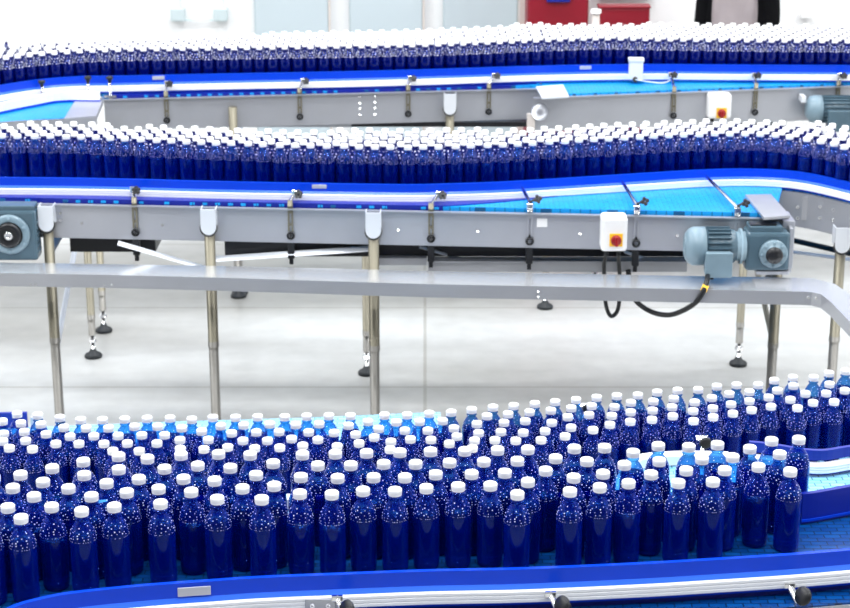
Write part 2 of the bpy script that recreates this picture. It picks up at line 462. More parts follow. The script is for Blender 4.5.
for i, p in enumerate(rear):
    add_bottle(p.x, p.y, ZR, lab.get(('r', i), 'blue bottle with white cap inside the crowd on the lower lane'), 'bottles crowded on the lower lane behind the nearest ones', random.choice((1, 3, 3, 4)))
budget = 300 - len(front) - len(rear)
mf = [p for p in mid_rows[0] if abs(p[0] / (c_ * p[1] + s_ * 1.8)) * F < 428]
step_from = sorted(mf, key=lambda p: p[0])
for p in step_from:
    add_bottle(p[0], p[1], ZF, 'blue bottle in the front row on the middle conveyor, above its guide rail', 'front row of bottles on the middle conveyor')
# the rest, further away, as one object
mb1 = MB()
lo_body = [(0, .003), (.026, .0), (.031, .012), (.031, .128), (.0280, .147), (.0190, .168), (.0122, .181), (.0122, .193)]
lo_cap = [(.0152, .1915), (.0152, .207), (.0125, .2100), (0, .2100)]
mb1.lathe(lo_body, 14, 0); mb1.lathe(lo_cap, 14, 1)
dots(mb1, 2, [(.172, 7), (.160, 9), (.149, 11)], .0036, True)  # oversized so the painted glints show at a distance
big = MB()
rest = [(x, y, ZF) for r in mid_rows[1:] for x, y in r] + [(x, y, ZF) for x, y in mid_rows[0] if (x, y) not in mf]
rest += [(x, y, ZFAR) for r in far_rows for x, y in r]
for x, y, z in rest:
    a = random.uniform(0, 6.28); ca, sa = cos(a), sin(a); o = len(big.v)
    big.v += [(x + ca * v[0] - sa * v[1], y + sa * v[0] + ca * v[1], z + v[2]) for v in mb1.v]
    big.f += [tuple(i + o for i in f) for f in mb1.f]
big.m = mb1.m * len(rest); big.sm = mb1.sm * len(rest)
o = bpy.data.objects.new('water_bottles', big.mesh('water_bottles', [M['crowd'], M['cap'], M['dot']])); COL.objects.link(o)
tag(o, 'hundreds of small blue bottles with white caps filling the middle and far conveyors', 'bottles', kind='stuff')
print('rest', len(rest))

# ------------------------------------------------------------------ conveyor pieces
def rail(parent, line, zb, h=.085, name='guide_rail', lip=True, label=None):
    """line = inner top edge; a part with blue strip, lip and pale extrusion sub-parts"""
    t = zb + h; k = h / .085
    mb = MB(); mb.sweep(line, [(0, t - .036 * k), (0, t), (.012, t), (.012, t - .036 * k)])
    g = mb.build(name, M['rail_blue'], parent)
    if label: g['label'] = label
    if lip:
        mb = MB(); mb.sweep(line, [(.0005, t - .0362 * k), (.0125, t - .0362 * k), (.020, t - .047 * k), (.0005, t - .047 * k)])
        child(mb.build('lip', M['rail_lip']), g, parent)
    mb = MB()
    a = t - .0472 * k; b = zb + .008 * k
    pr = [(.002, a), (.026, a)]
    m_ = 3
    for i in range(m_):
        z0 = a + (b - a) * i / m_; z1 = a + (b - a) * (i + 1) / m_
        pr += [(.030, z0 - .0015), (.030, z1 + .0025), (.0275, z1 + .0018), (.0275, z1)]
    pr += [(.002, b)]
    mb.sweep(line, pr); child(mb.build('aluminium_extrusion', M['rail_white']), g, parent)
    mb = MB(); mb.sweep(line, [(.004, b - .0002), (.022, b - .0002), (.022, zb), (.004, zb)])
    child(mb.build('blue_underside_strip', M['rail_blue']), g, parent)
    return g
def child(o, part, root):
    """o is a sub-part of part; everything built in world space"""
    o.parent = part
    return o
def tangent_angle(line, x):
    for a, b in zip(line[:-1], line[1:]):
        if (a[0] - x) * (b[0] - x) <= 0: return math.atan2(b[1] - a[1], b[0] - a[0])
    return 0
def joint_plate(g, root, line, x, zt, w=.07, h=.022, off=.0125):
    y = y_on(line, x); a = tangent_angle(line, x)
    T = Matrix.Translation((x, y, 0)) @ Matrix.Rotation(a, 4, 'Z')
    mb = MB(); mb.box(-w / 2, w / 2, -off - .004, -off, zt - .004 - h, zt - .004, b=.0015, T=T)
    child(mb.build('joint_plate', M['plate_grey']), g, root)
def clamp(root, x, yp, ztop, yr, zr, xr=None, bar=.125, k=1.):
    """bracket on the frame plate with a slotted bar and a ring knob, arm up to the rail with a star knob"""
    xr = x if xr is None else xr
    mb = MB()
    mb.box(x - .011, x - .004, yp - .008, yp - .001, ztop - bar + .03, ztop + .01)
    mb.box(x + .004, x + .011, yp - .008, yp - .001, ztop - bar + .03, ztop + .01)
    mb.box(x - .011, x + .011, yp - .0082, yp - .001, ztop - .02, ztop + .012)
    mb.box(x - .011, x + .011, yp - .0082, yp - .001, ztop - .072, ztop - .062)
    mb.cyl((x, yp - .006, ztop + .012), (x, yp - .006, ztop + .035), .011)
    g = mb.build('rail_clamp', M['tube'], root)
    mb = MB(); mb.cyl((x, yp - .006, ztop + .028), (xr, yr - .020, zr - .015), .0065)
    mb.box(xr - .012, xr + .012, yr - .034, yr - .008, zr - .028, zr - .002, b=.003)
    child(mb.build('clamp_arm', M['chrome']), g, root)
    mb = MB()
    kx = xr + .018
    mb.cyl((kx, yr - .030, zr - .015), (kx, yr - .060, zr - .012), .005, mi=0)
    for i in range(5):
        a = 2 * pi * i / 5 + .3
        mb.cyl((kx + .011 * cos(a), yr - .046, zr - .012 + .011 * sin(a)), (kx + .011 * cos(a), yr - .062, zr - .011 + .011 * sin(a)), .0075, 10)
    mb.cyl((kx, yr - .045, zr - .012), (kx, yr - .064, zr - .011), .012, 14)
    child(mb.build('star_knob', M['black']), g, root)
    mb = MB(); mb.torus((x, yp - .012, ztop - bar + .012), .0125, .005, RXm.to_3x3())
    mb.cyl((x, yp - .001, ztop - bar + .012), (x, yp - .020, ztop - bar + .012), .005)
    child(mb.build('ring_knob', M['black']), g, root)
    return g
def leg(root, x, y, ztop, r=.023, bracket=True, insert=.42, name='leg', lo=.11):
    mb = MB(); mb.cyl((x, y, insert), (x, y, ztop), r, 18)
    g = mb.build(name, M['tube'], root)
    mb = MB(); mb.cyl((x, y, lo), (x, y, insert), r * .93, 18); mb.cyl((x, y, insert - .012), (x, y, insert + .012), r * 1.06, 18)
    child(mb.build('leg_insert', M['tube_low']), g, root)
    mb = MB(); mb.cyl((x, y, .03), (x, y, .115), .009, 12); mb.cyl((x, y, .075), (x, y, .09), .018, 6)
    child(mb.build('threaded_rod', M['chrome']), g, root)
    mb = MB(); mb.lathe([(0, 0), (.040, 0), (.042, .010), (.036, .018), (.020, .026), (.012, .042), (0, .044)], 22, T=Matrix.Translation((x, y, 0)))
    child(mb.build('foot', M['rubber']), g, root)
    if bracket:
        mb = MB(); w = .031; zb = ztop - .012
        pts = [(-w, .055), (w, .055)] + [(w * cos(a), -.018 + w * 1.05 * sin(a)) for a in [-pi * i / 10 for i in range(0, 11)]]
        vs = [(x + p[0], y - r - .010, zb + p[1]) for p in pts] + [(x + p[0], y - r - .002, zb + p[1]) for p in pts]
        n_ = len(pts)
        mb.add(vs, [list(range(n_))[::-1], [n_ + i for i in range(n_)]] + [[i, (i + 1) % n_, n_ + (i + 1) % n_, n_ + i] for i in range(n_)])
        mb.box(x - w, x - w + .004, y - r - .006, y + r + .012, zb - .02, zb + .055); mb.box(x + w - .004, x + w, y - r - .006, y + r + .012, zb - .02, zb + .055)
        child(mb.build('bracket', M['steel_light']), g, root)
        mb = MB(); mb.cyl((x, y - r - .0015, zb - .024), (x, y - r - .0075, zb - .024), w * 1.14, 24)
        child(mb.build('bracket_gasket', M['black']), g, root)
    return g
def bolts(mb, pts, yp, r=.006):
    for x, z in pts: mb.cyl((x, yp - .001, z), (x, yp - .007, z), r, 8)
def bolt_parts(root, pts, r=.006, nm='bolt'):
    for x, y, z in pts:
        mb = MB(); mb.cyl((x, y - .001, z), (x, y - .007, z), r, 8); mb.build(nm, M['chrome'], root)
def belt(root, front_line, back_line, z, m='belt', name='belt', th=.018, edge=True):
    poly = [tuple(p[:2]) for p in front_line] + [tuple(p[:2]) for p in reversed(back_line)]
    mb = MB(); mb.prism(poly, z - th, z); return mb.build(name, M[m], root)
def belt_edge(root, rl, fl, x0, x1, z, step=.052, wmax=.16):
    """navy strip painting shade onto the belt edge, cyan specks for its lit teeth"""
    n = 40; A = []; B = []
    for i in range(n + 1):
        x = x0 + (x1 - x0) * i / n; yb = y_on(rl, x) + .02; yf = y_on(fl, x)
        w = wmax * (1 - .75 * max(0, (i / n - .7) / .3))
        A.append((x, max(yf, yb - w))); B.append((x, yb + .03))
    mb = MB(); mb.prism(A + B[::-1], z + .0008, z + .0035); mb.sweep([Vector(p) for p in A], [(.0002, z - .0175), (.0002, z + .0035), (.003, z + .0035), (.003, z - .0175)]); g = mb.build('shade_strip', M['panel_navy'], root)
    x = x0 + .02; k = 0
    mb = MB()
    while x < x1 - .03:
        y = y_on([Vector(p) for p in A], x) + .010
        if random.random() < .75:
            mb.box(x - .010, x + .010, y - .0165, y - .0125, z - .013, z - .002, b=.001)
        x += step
    child(mb.build('belt_specks', M['belt']), g, root)['kind'] = 'stuff'
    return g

# ================================================================== nearest conveyor
cvA = empty('conveyor', (0, 4.3, 0), 'nearest conveyor, deep blue curved guide rail along the bottom of the picture', 'conveyor')
ra_px = [(-60,680),(-25,640),(0,613),(15,604),(40,597),(66,592),(105,587.5),(153,583),(210,579),(263,575.5),(342,572.3),(430,569),(525,567),(640,562),(709,558),(788,553),(850,548),(920,542)]
railA = pxline(ra_px, ZF + .055, 5)
# keep the rail clear of the front bottles
def clear_of(line, P, gap):
    out = []
    for q in line:
        y = q[1]
        for p in P:
            dx = p.x - q[0]
            if abs(dx) < DIA / 2 + .01: y = min(y, p.y - math.sqrt(max(0, (DIA / 2 + gap) ** 2 - dx * dx)) if abs(dx) < DIA / 2 + gap else y)
        out.append(Vector((q[0], y)))
    return out
gA = rail(cvA, railA, ZF - .030, label='deep blue guide rail over a white ribbed extrusion')
jx = U(196, 587, 1.03).x; joint_plate(gA, cvA, railA, jx, ZF + .055 - .006, .075, .022)
backA = [Vector(U(x, y, ZF)[:2]) for x, y in [(-60, 500)]]
gb_pts = [(-1.35, 4.36), (-1.0, 4.375), (-.6, 4.43), (-.2, 4.44), (.2, 4.45), (.45, 4.47)]
gb = [Vector(p) for p in gb_pts] + [Vector(U(x, y, ZF + .004)[:2]) for x, y in [(626, 476), (650, 468), (700, 466), (760, 469), (815, 477), (850, 473), (920, 463)]]
gbl = smooth_line(gb, 6)
bel_front = [Vector((p[0], p[1] + .004)) for p in railA]
# belts: the front lane and the strip behind it out to the back guide
seam = [Vector((p[0], p[1])) for p in smooth_line([(-1.5, 4.37), (-.6, 4.42), (.2, 4.44), (.6, 4.46), (.93, 4.475), (1.0, 4.43), (1.25, 4.49)], 4)]
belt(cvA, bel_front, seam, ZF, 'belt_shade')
belt(cvA, [Vector((p.x, p.y + .001)) for p in seam if p.x > .3], [Vector((p[0], p[1] + .05)) for p in gbl if p[0] > .3], ZF, 'belt_pale', 'back_track_belt')
# back guide (blue over pale, its near face towards the camera)
M['_rb'] = M['rail_blue']; M['rail_blue'] = M['panel_navy']
gl = [Vector((p[0], p[1] + .034)) for p in gbl]; xs_ = U(750, 466, ZF).x
g2 = rail(cvA, [p for p in gl if p.x > xs_ - .03], ZF + .004, .066, 'back_guide_rail', lip=False)
mb = MB(); mb.sweep([p for p in gl if p.x < xs_ - .035], [(0, ZF + .004), (0, ZF + .034), (.024, ZF + .034), (.028, ZF + .030), (.028, ZF + .004)]); mb.build('low_back_strip', M['rail_white'], cvA)
M['rail_blue'] = M['_rb']
# navy divider between the two tracks at the right
dv = pxline([(800, 523), (815, 521), (850, 514.5), (920, 502)], ZF + .002, 4)
mb = MB(); mb.sweep(dv, [(-.008, ZF + .002), (-.008, ZF + .082), (.006, ZF + .082), (.006, ZF + .002)])
dd = mb.build('divider', M['panel_navy'], cvA)
mb = MB(); mb.sweep(dv, [(.0061, ZF + .008), (.0061, ZF + .014), (.010, ZF + .014), (.010, ZF + .008)]); child(mb.build('divider_edge_strip', M['rail_blue']), dd, cvA)
# frame plates under the belt and legs
mb = MB(); mb.sweep([Vector((p[0], p[1] + .02)) for p in railA], [(0, ZF - .20), (0, ZF - .02), (.004, ZF - .02), (.004, ZF - .20)])
mb.build('frame_plate', M['panel_navy'], cvA)
mb = MB(); mb.sweep([Vector((p[0], p[1] + .03)) for p in gbl], [(0, ZF - .20), (0, ZF - .02), (.004, ZF - .02), (.004, ZF - .20)])
mb.build('frame_plate', M['steel'], cvA)
# outer return track below the rail
outer = [Vector((p[0], p[1] - .08)) for p in railA if p[1] > 3.6]
inner = [Vector((p[0], p[1] - .012)) for p in railA if p[1] > 3.6]
belt(cvA, outer, inner, ZF - .045, 'belt_shade', 'return_belt_shade')
mb = MB(); mb.sweep(outer, [(0, ZF - .2), (0, ZF - .05), (.004, ZF - .05), (.004, ZF - .2)]); mb.build('frame_plate', M['steel'], cvA)
for lx in (-1.0, 0., 1.0):
    leg(cvA, lx, 4.02, ZF - .17, bracket=False); leg(cvA, lx, 4.36, ZF - .17, bracket=False)
def front_clamp(px, py, first=False):
    p = U(px, py, ZF - .02); x = p.x; y = y_on(railA, x) - .03
    z = UY(px, py, y).z
    mb = MB()
    mb.cyl((x - .022, y - .002, z + .018), (x + .012, y - .05, z - .045), .0075)
    mb.box(x - .034, x - .008, y - .012, y, z + .008, z + .022, b=.002)
    mb.cyl((x + .004, y - .035, z - .075), (x + .004, y - .035, z - .025), .011)
    g = mb.build('rail_clamp', M['chrome'], cvA)
    mb = MB()
    T = Matrix.Translation((x + .020, y - .038, z)) @ Matrix.Rotation(R(-60), 4, 'Y') @ Matrix.Rotation(R(35), 4, 'X')
    mb.lathe([(0, 0), (.007, 0), (.007, .016), (.021, .020), (.023, .026), (.019, .031), (0, .029)], 20, T=T)
    child(mb.build('clamp_knob', M['black']), g, cvA)
    return g
for px, py in ((347, 603), (559, 599), (799, 590)): front_clamp(px, py)
p = U(322, 600, ZF - .03); y = y_on(railA, p.x) - .03
mb = MB(); mb.box(p.x - .035, p.x + .035, y - .006, y - .001, ZF - .022, ZF + .006, b=.002); bolts(mb, [(p.x - .018, ZF - .008), (p.x + .018, ZF - .008)], y - .005, .005)
child(mb.build('joint_plate', M['steel']), gA, cvA)

# ================================================================== lower conveyor behind
cvB = empty('conveyor', (0, 5.8, 0), 'lower conveyor lane just behind the nearest one, its pale cyan belt seen at left', 'conveyor')
bf = [Vector(U(x, y, ZR)[:2]) for x, y in [(-70, 520), (0, 517), (300, 512), (550, 505), (700, 497), (850, 480), (930, 470)]]
bb = [Vector(U(x, y, ZR)[:2]) for x, y in [(-70, 429), (30, 427), (90, 425), (160, 422), (300, 418), (440, 412)]]
bb2 = [Vector(U(x, y, ZR)[:2]) for x, y in [(446, 470), (560, 447), (650, 440), (760, 430), (850, 424), (930, 420)]]
belt(cvB, smooth_line(bf, 4), bb + bb2, ZR, 'belt_pale')
fl = smooth_line(bf, 4)
mb = MB(); mb.sweep(fl, [(0, ZR - .16), (0, ZR - .01), (.004, ZR - .01), (.004, ZR - .16)]); mb.build('frame_plate', M['steel'], cvB)
mb = MB(); mb.sweep(bb + bb2, [(-.004, ZR - .16), (-.004, ZR - .002), (0, ZR - .002), (0, ZR - .16)]); mb.build('frame_plate', M['steel'], cvB)
pl = [Vector(U(x, y, ZR + .05)[:2]) + Vector((0, .0)) for x, y in [(-70, 415), (0, 414), (27, 413.5)]]
mb = MB(); mb.sweep(pl, [(-.006, ZR + .001), (-.006, ZR + .055), (.006, ZR + .055), (.006, ZR + .001)]); g = mb.build('back_guide_plate', M['panel_navy'], cvB)
p0 = pl[-1]; mb = MB(); mb.box(p0.x + .012, p0.x + .022, p0.y - .012, p0.y + .012, ZR - .03, ZR + .04, b=.003); mb.build('guide_post', M['plate_grey'], cvB)
for lx in (-1.4, -.5, .5, 1.4): leg(cvB, lx, 5.45, ZR - .12, bracket=False, insert=.25); leg(cvB, lx, 5.72, ZR - .12, bracket=False, insert=.25)
# clamp knobs standing by the bottles
for px, py, z in ((703, 438, ZR + .21), (585, 405, ZR + .16)):
    p = U(px, py, z)
    if px == 585: p = UY(px, py, 5.93)
    else: p = UY(px, py, 5.50)
    mb = MB(); mb.cyl((p.x, p.y, ZR - .02), (p.x, p.y, p.z), .006); mb.cyl((p.x - .02, p.y, p.z), (p.x + .012, p.y - .01, p.z + .004), .008)
    g = mb.build('rail_clamp', M['chrome'], cvB)
    mb = MB(); T = Matrix.Translation((p.x + .004, p.y - .012, p.z)) @ Matrix.Rotation(R(100), 4, 'X')
    mb.lathe([(0, 0), (.008, 0), (.010, .012), (.018, .016), (.020, .024), (.015, .029), (0, .028)], 18, T=T)
    child(mb.build('clamp_knob', M['black']), g, cvB)

# ================================================================== middle conveyor
cvC = empty('conveyor', (0, 7.6, 0), 'middle conveyor with grey steel side plate and white rail, carried on tall tube legs', 'conveyor')
railC = pxline([(-70,177),(0,177),(100,178),(220,181),(300,182.5),(400,184),(440,183.5),(500,181.5),(560,178),(640,173),(700,169.5),(750,168.5),(800,171.5),(850,182),(900,196)], ZF + .070, 6)
def y_plate(px, py, z):  return U(px, py, z).y
PL, PR = U(-40, 202.5, .99), U(788, 219, .99)
def ypC(x): return PL.y + (PR.y - PL.y) * (x - PL.x) / (PR.x - PL.x)
ptop = .995; pbot = ptop - .145
gC = rail(cvC, railC, ZF - .006, .076, label='white guide rail with bright blue upper strip')
joint_plate(gC, cvC, railC, U(320, 184, 1.07).x, ZF + .070, .06, .016)
plate_line = [Vector((PL.x, PL.y)), Vector((PR.x, PR.y))]
xs = [PL.x + (PR.x - PL.x) * i / 20 for i in range(21)]
frontC = [Vector((x, min(ypC(x) + .012, y_on(railC, x) - .002))) for x in xs]
backC = [Vector((p.x, p.y + .08)) for p in mid_back]
frontC2 = frontC[:-1] + [Vector((PR.x - .05, ypC(PR.x) + .012))] + [Vector((p.x, p.y - .0)) for p in railC if p.x > PR.x + .05]
# the belt under the bottles, and the clear stretch of belt before the rail
belt(cvC, frontC2, [q for q in backC if q.x > PL.x], ZF, 'belt')
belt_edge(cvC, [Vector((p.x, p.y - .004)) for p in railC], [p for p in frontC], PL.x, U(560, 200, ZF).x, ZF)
mb = MB(); mb.sweep(plate_line, [(0, pbot), (0, ptop), (.022, ptop), (.022, ptop - .004), (.004, ptop - .004), (.004, pbot)])
mb.build('side_plate', M['steel'], cvC)
mb = MB(); mb.sweep([Vector((p.x, p.y + .01)) for p in backC if p.x > PL.x], [(-.004, pbot), (-.004, ptop), (0, ptop), (0, pbot)]); mb.build('side_plate', M['steel'], cvC)
for px in (75, 158, 398, 478, 580, 676):
    x = U(px, 230, .93).x; bolt_parts(cvC, [(x, ypC(x) - .004, .915)])
for px in (55, 60):
    x = U(px, 215, .95).x; bolt_parts(cvC, [(x, ypC(x) - .004, .955), (x, ypC(x) - .004, .925)])
x = U(543, 222, .97).x; mb = MB(); mb.box(x - .022, x + .030, ypC(x) - .0055, ypC(x) - .0042, .958 - .02, .985 - .012); tag(mb.build('sticker', M['white_box'], cvC), 'small white sticker on the side plate')
# black blocks painting the shade under the plate, and a grey bar
def xC(px, py, z=.8): return U(px, py, z).x
mb = MB(); mb.box(xC(225, 250), xC(690, 255), 7.50, 7.80, .775, .852); mb.build('return_belt_shade', M['black'], cvC)
mb = MB(); mb.box(xC(66, 250), xC(150, 255), 7.60, 7.80, .765, .852); mb.build('return_belt_shade', M['black'], cvC)
mb = MB(); mb.box(xC(428, 260), xC(690, 260), 7.44, 7.49, .727, .772); mb.box(xC(428, 260), xC(690, 260), 7.43, 7.50, .768, .774); mb.build('return_guide', M['steel'], cvC)
mb = MB(); mb.box(xC(376, 260), xC(427, 260), 7.45, 7.49, .752, .782); mb.build('return_guide', M['steel'], cvC)
def rod(root, a, b, r, nm='brace', m='steel_light'):
    mb = MB(); mb.cyl(a, b, r, 12); return mb.build(nm, M[m], root)
rod(cvC, UY(118, 243, 7.45), UY(205, 268, 7.50), .010)
rod(cvC, UY(215, 259, 7.46), UY(372, 248.5, 7.46), .0125)
rod(cvC, UY(420, 247, 7.44), UY(465, 260, 7.55), .006)
rod(cvC, UY(625, 252, 7.42), UY(655, 262, 7.55), .006)
# clamps
for px, pxr in ((130, 134), (289, 296), (431, 438)):
    x = U(px, 225, .95).x; xr = U(pxr, 190, 1.04).x
    clamp(cvC, x, ypC(x) - .004, ptop, y_on(railC, xr) - .03, ZF + .055, xr)
for px, pxr in ((530, 522), (636, 624), (735, 712)):
    x = U(px, 225, .95).x; xr = U(pxr, 190, 1.04).x; yr = y_on(railC, xr) - .028; yp = ypC(x) - .004
    mb = MB()
    for dx in (-.011, .004): mb.box(x + dx, x + dx + .007, yp - .008, yp - .001, ptop - .095, ptop + .01)
    mb.box(x - .011, x + .011, yp - .0082, yp - .001, ptop - .02, ptop + .012)
    g = mb.build('rail_clamp', M['steel'], cvC)
    mb = MB(); mb.cyl((x, yp - .005, ptop + .01), (x, yp - .005, ptop + .040), .012); mb.cyl((x + .004, yp - .006, ptop + .034), (xr, yr, ZF + .045), .0065)
    mb.box(x - .015, x + .012, yp - .018, yp + .008, ptop + .02, ptop + .042, b=.004)
    child(mb.build('clamp_arm', M['chrome']), g, cvC)
    mb = MB(); kx = x + .030; mb.cyl((x, yp, ptop + .045), (kx, yp + .02, ptop + .055), .005)
    for i in range(4):
        a = 2 * pi * i / 4 + .3; mb.cyl((kx + .010 * cos(a), yp + .004, ptop + .058 + .010 * sin(a)), (kx + .010 * cos(a), yp - .012, ptop + .058 + .010 * sin(a)), .0075, 10)
    child(mb.build('star_knob', M['black']), g, cvC)
    mb = MB(); mb.torus((x, yp - .012, ptop - .115), .0125, .005, RXm.to_3x3()); mb.box(x - .004, x + .004, yp - .008, yp - .002, ptop - .105, ptop - .09)
    child(mb.build('ring_knob', M['black']), g, cvC)
# hanging black fixings under the plate
for px in (130, 289, 431, 530, 636):
    x = U(px, 250, .85).x; mb = MB(); y = ypC(x)
    mb.box(x - .014, x + .014, y + .002, y + .03, pbot - .07, pbot + .01, b=.003); mb.box(x - .008, x + .008, y + .006, y + .026, pbot - .095, pbot - .068)
    mb.build('fixing_block', M['black'], cvC)
# end cover plate at the right of the clear belt
e = [U(x, y, ZF + .012) for x, y in [(745, 195), (771, 194.5), (790, 216), (764, 218)]]
mb = MB(); mb.prism([tuple(p[:2]) for p in e], ZF + .004, ZF + .014); mb.build('end_cover', M['steel'], cvC)
mb = MB(); mb.box(PR.x - .03, PR.x + .02, PR.y - .05, PR.y + .10, .80, ptop, b=.004); mb.build('end_frame', M['steel'], cvC)
# legs
def legC(px, py, ztop=.955, br=True, yoff=.0):
    x = U(px, py, .93).x; return leg(cvC, x, ypC(x) - .034 + yoff, ztop, .0215, br, lo=.05)
for px in (46.5, 210, 374): legC(px, 222)
# rear legs (feet seen on the floor)
for px, py in ((93.5, 357), (367, 374), (738, 365)):
    p = U(px, py, .0); leg(cvC, p.x, p.y, .82, .018, False, insert=.2)
p = U(93.5, 357, 0); q = U(57, 418, 0)
xr_ = p.x; xf = U(46.5, 222, .93).x
rod(cvC, (xf, ypC(xf) - .03, .36), (xr_, p.y, .78), .012)
p = U(738, 365, 0); xq = U(778, 222, .93).x
rod(cvC, (p.x, p.y, .70), (xq, 7.4, .42), .012, m='tube')
for p_, q_ in (((93.5, 357), 46.5), ((367, 374), 374), ((738, 365), 778)):
    a = U(p_[0], p_[1], 0); x = U(q_, 222, .93).x; rod(cvC, (a.x, a.y, .80), (x, ypC(x) - .0, .80), .018, 'cross_beam', 'steel')
leg(cvC, xq, 7.42, .80, .0215, False)

# ------------------------------------------------ curved conveyor at the right end
cvD = empty('conveyor', (U(870, 230, .9).x, 7.5, 0), 'curved conveyor section at the right, behind the gear motor', 'conveyor')
dl = pxline([(770, 190), (800, 193), (830, 199), (860, 208), (900, 224)], .995, 5)
dl = [Vector((p.x, p.y)) for p in dl]
mb = MB(); mb.sweep(dl, [(0, .85), (0, .995), (.004, .995), (.004, .85)]); mb.build('side_plate', M['steel'], cvD)
for px, py in ((796, 205), (796, 216), (817, 203), (817, 214), (830, 206), (830, 216)):
    q = UY(px, py, 7.4); yy = y_on(dl, q.x) - .004; q = UY(px, py, yy); bolt_parts(cvD, [(q.x, y_on(dl, q.x) - (.009 if px == 817 else .004), q.z)], .008)
q = UY(817, 209, 7.45); yy = y_on(dl, q.x); mb = MB(); mb.box(q.x - .018, q.x + .018, yy - .008, yy - .003, .885, .985)
mb.build('cover_plate', M['steel'], cvD)
x = UY(842, 228, 7.28).x
for _ in range(20): x = UY(842, 228, y_on(dl, x) - .034).x
leg(cvD, x, y_on(dl, x) - .034, .86, .0215, True)
# hoses behind it on low shelf
rod(cvD, UY(792, 240, 7.9), UY(870, 258, 7.6), .012, 'return_bar', 'black'); rod(cvD, UY(792, 252, 7.8), UY(870, 262, 7.6), .008, 'return_bar', 'steel_light')

# ------------------------------------------------ long pale cable tray on the legs
ch = empty('cable_tray', (0, 7.35, .6), 'long pale steel tray running across in front of the middle conveyor legs', 'tray')
zt = .775
tl_px = [(-40, 272), (0, 273.5), (100, 275), (220, 278), (330, 281.5), (430, 284.5), (640, 288.5), (805, 292), (812, 292.5)]
fr = [Vector(U(x, y, zt)[:2]) for x, y in tl_px]
fr2 = fr + [Vector(U(x, y, zt)[:2]) for x, y in [(822, 295), (832, 303), (850, 322), (880, 352)]]
top_ = [Vector(U(x, y, zt)[:2]) for x, y in [(-40, 262), (0, 262.5), (100, 264), (220, 266), (330, 268.5), (430, 271), (640, 275), (780, 277.5), (812, 278), (835, 284), (855, 298), (900, 340)]]
# tray pieces kept in front of the leg tubes
mb = MB(); mb.prism([tuple(p) for p in fr2] + [tuple(p) for p in reversed(top_)], zt - .004, zt)
mb.build('tray_cover', M['tray'], ch)
mb = MB(); mb.sweep(fr2, [(0, zt - .052), (0, zt + .002), (.003, zt + .002), (.003, zt - .052)]); mb.sweep(top_, [(-.003, zt - .052), (-.003, zt - .004), (0, zt - .004), (0, zt - .052)])
mb.build('tray_side', M['steel'], ch)
for px, py in ((31, 284), (36, 284), (105, 284.5), (112, 284.5), (538, 291), (538, 296), (808, 297), (816, 298)):
    p = UY(px, py, y_on(fr2, U(px, py, .6).x) - .003); bolt_parts(ch, [tuple(p)], .005, 'tray_bolt')

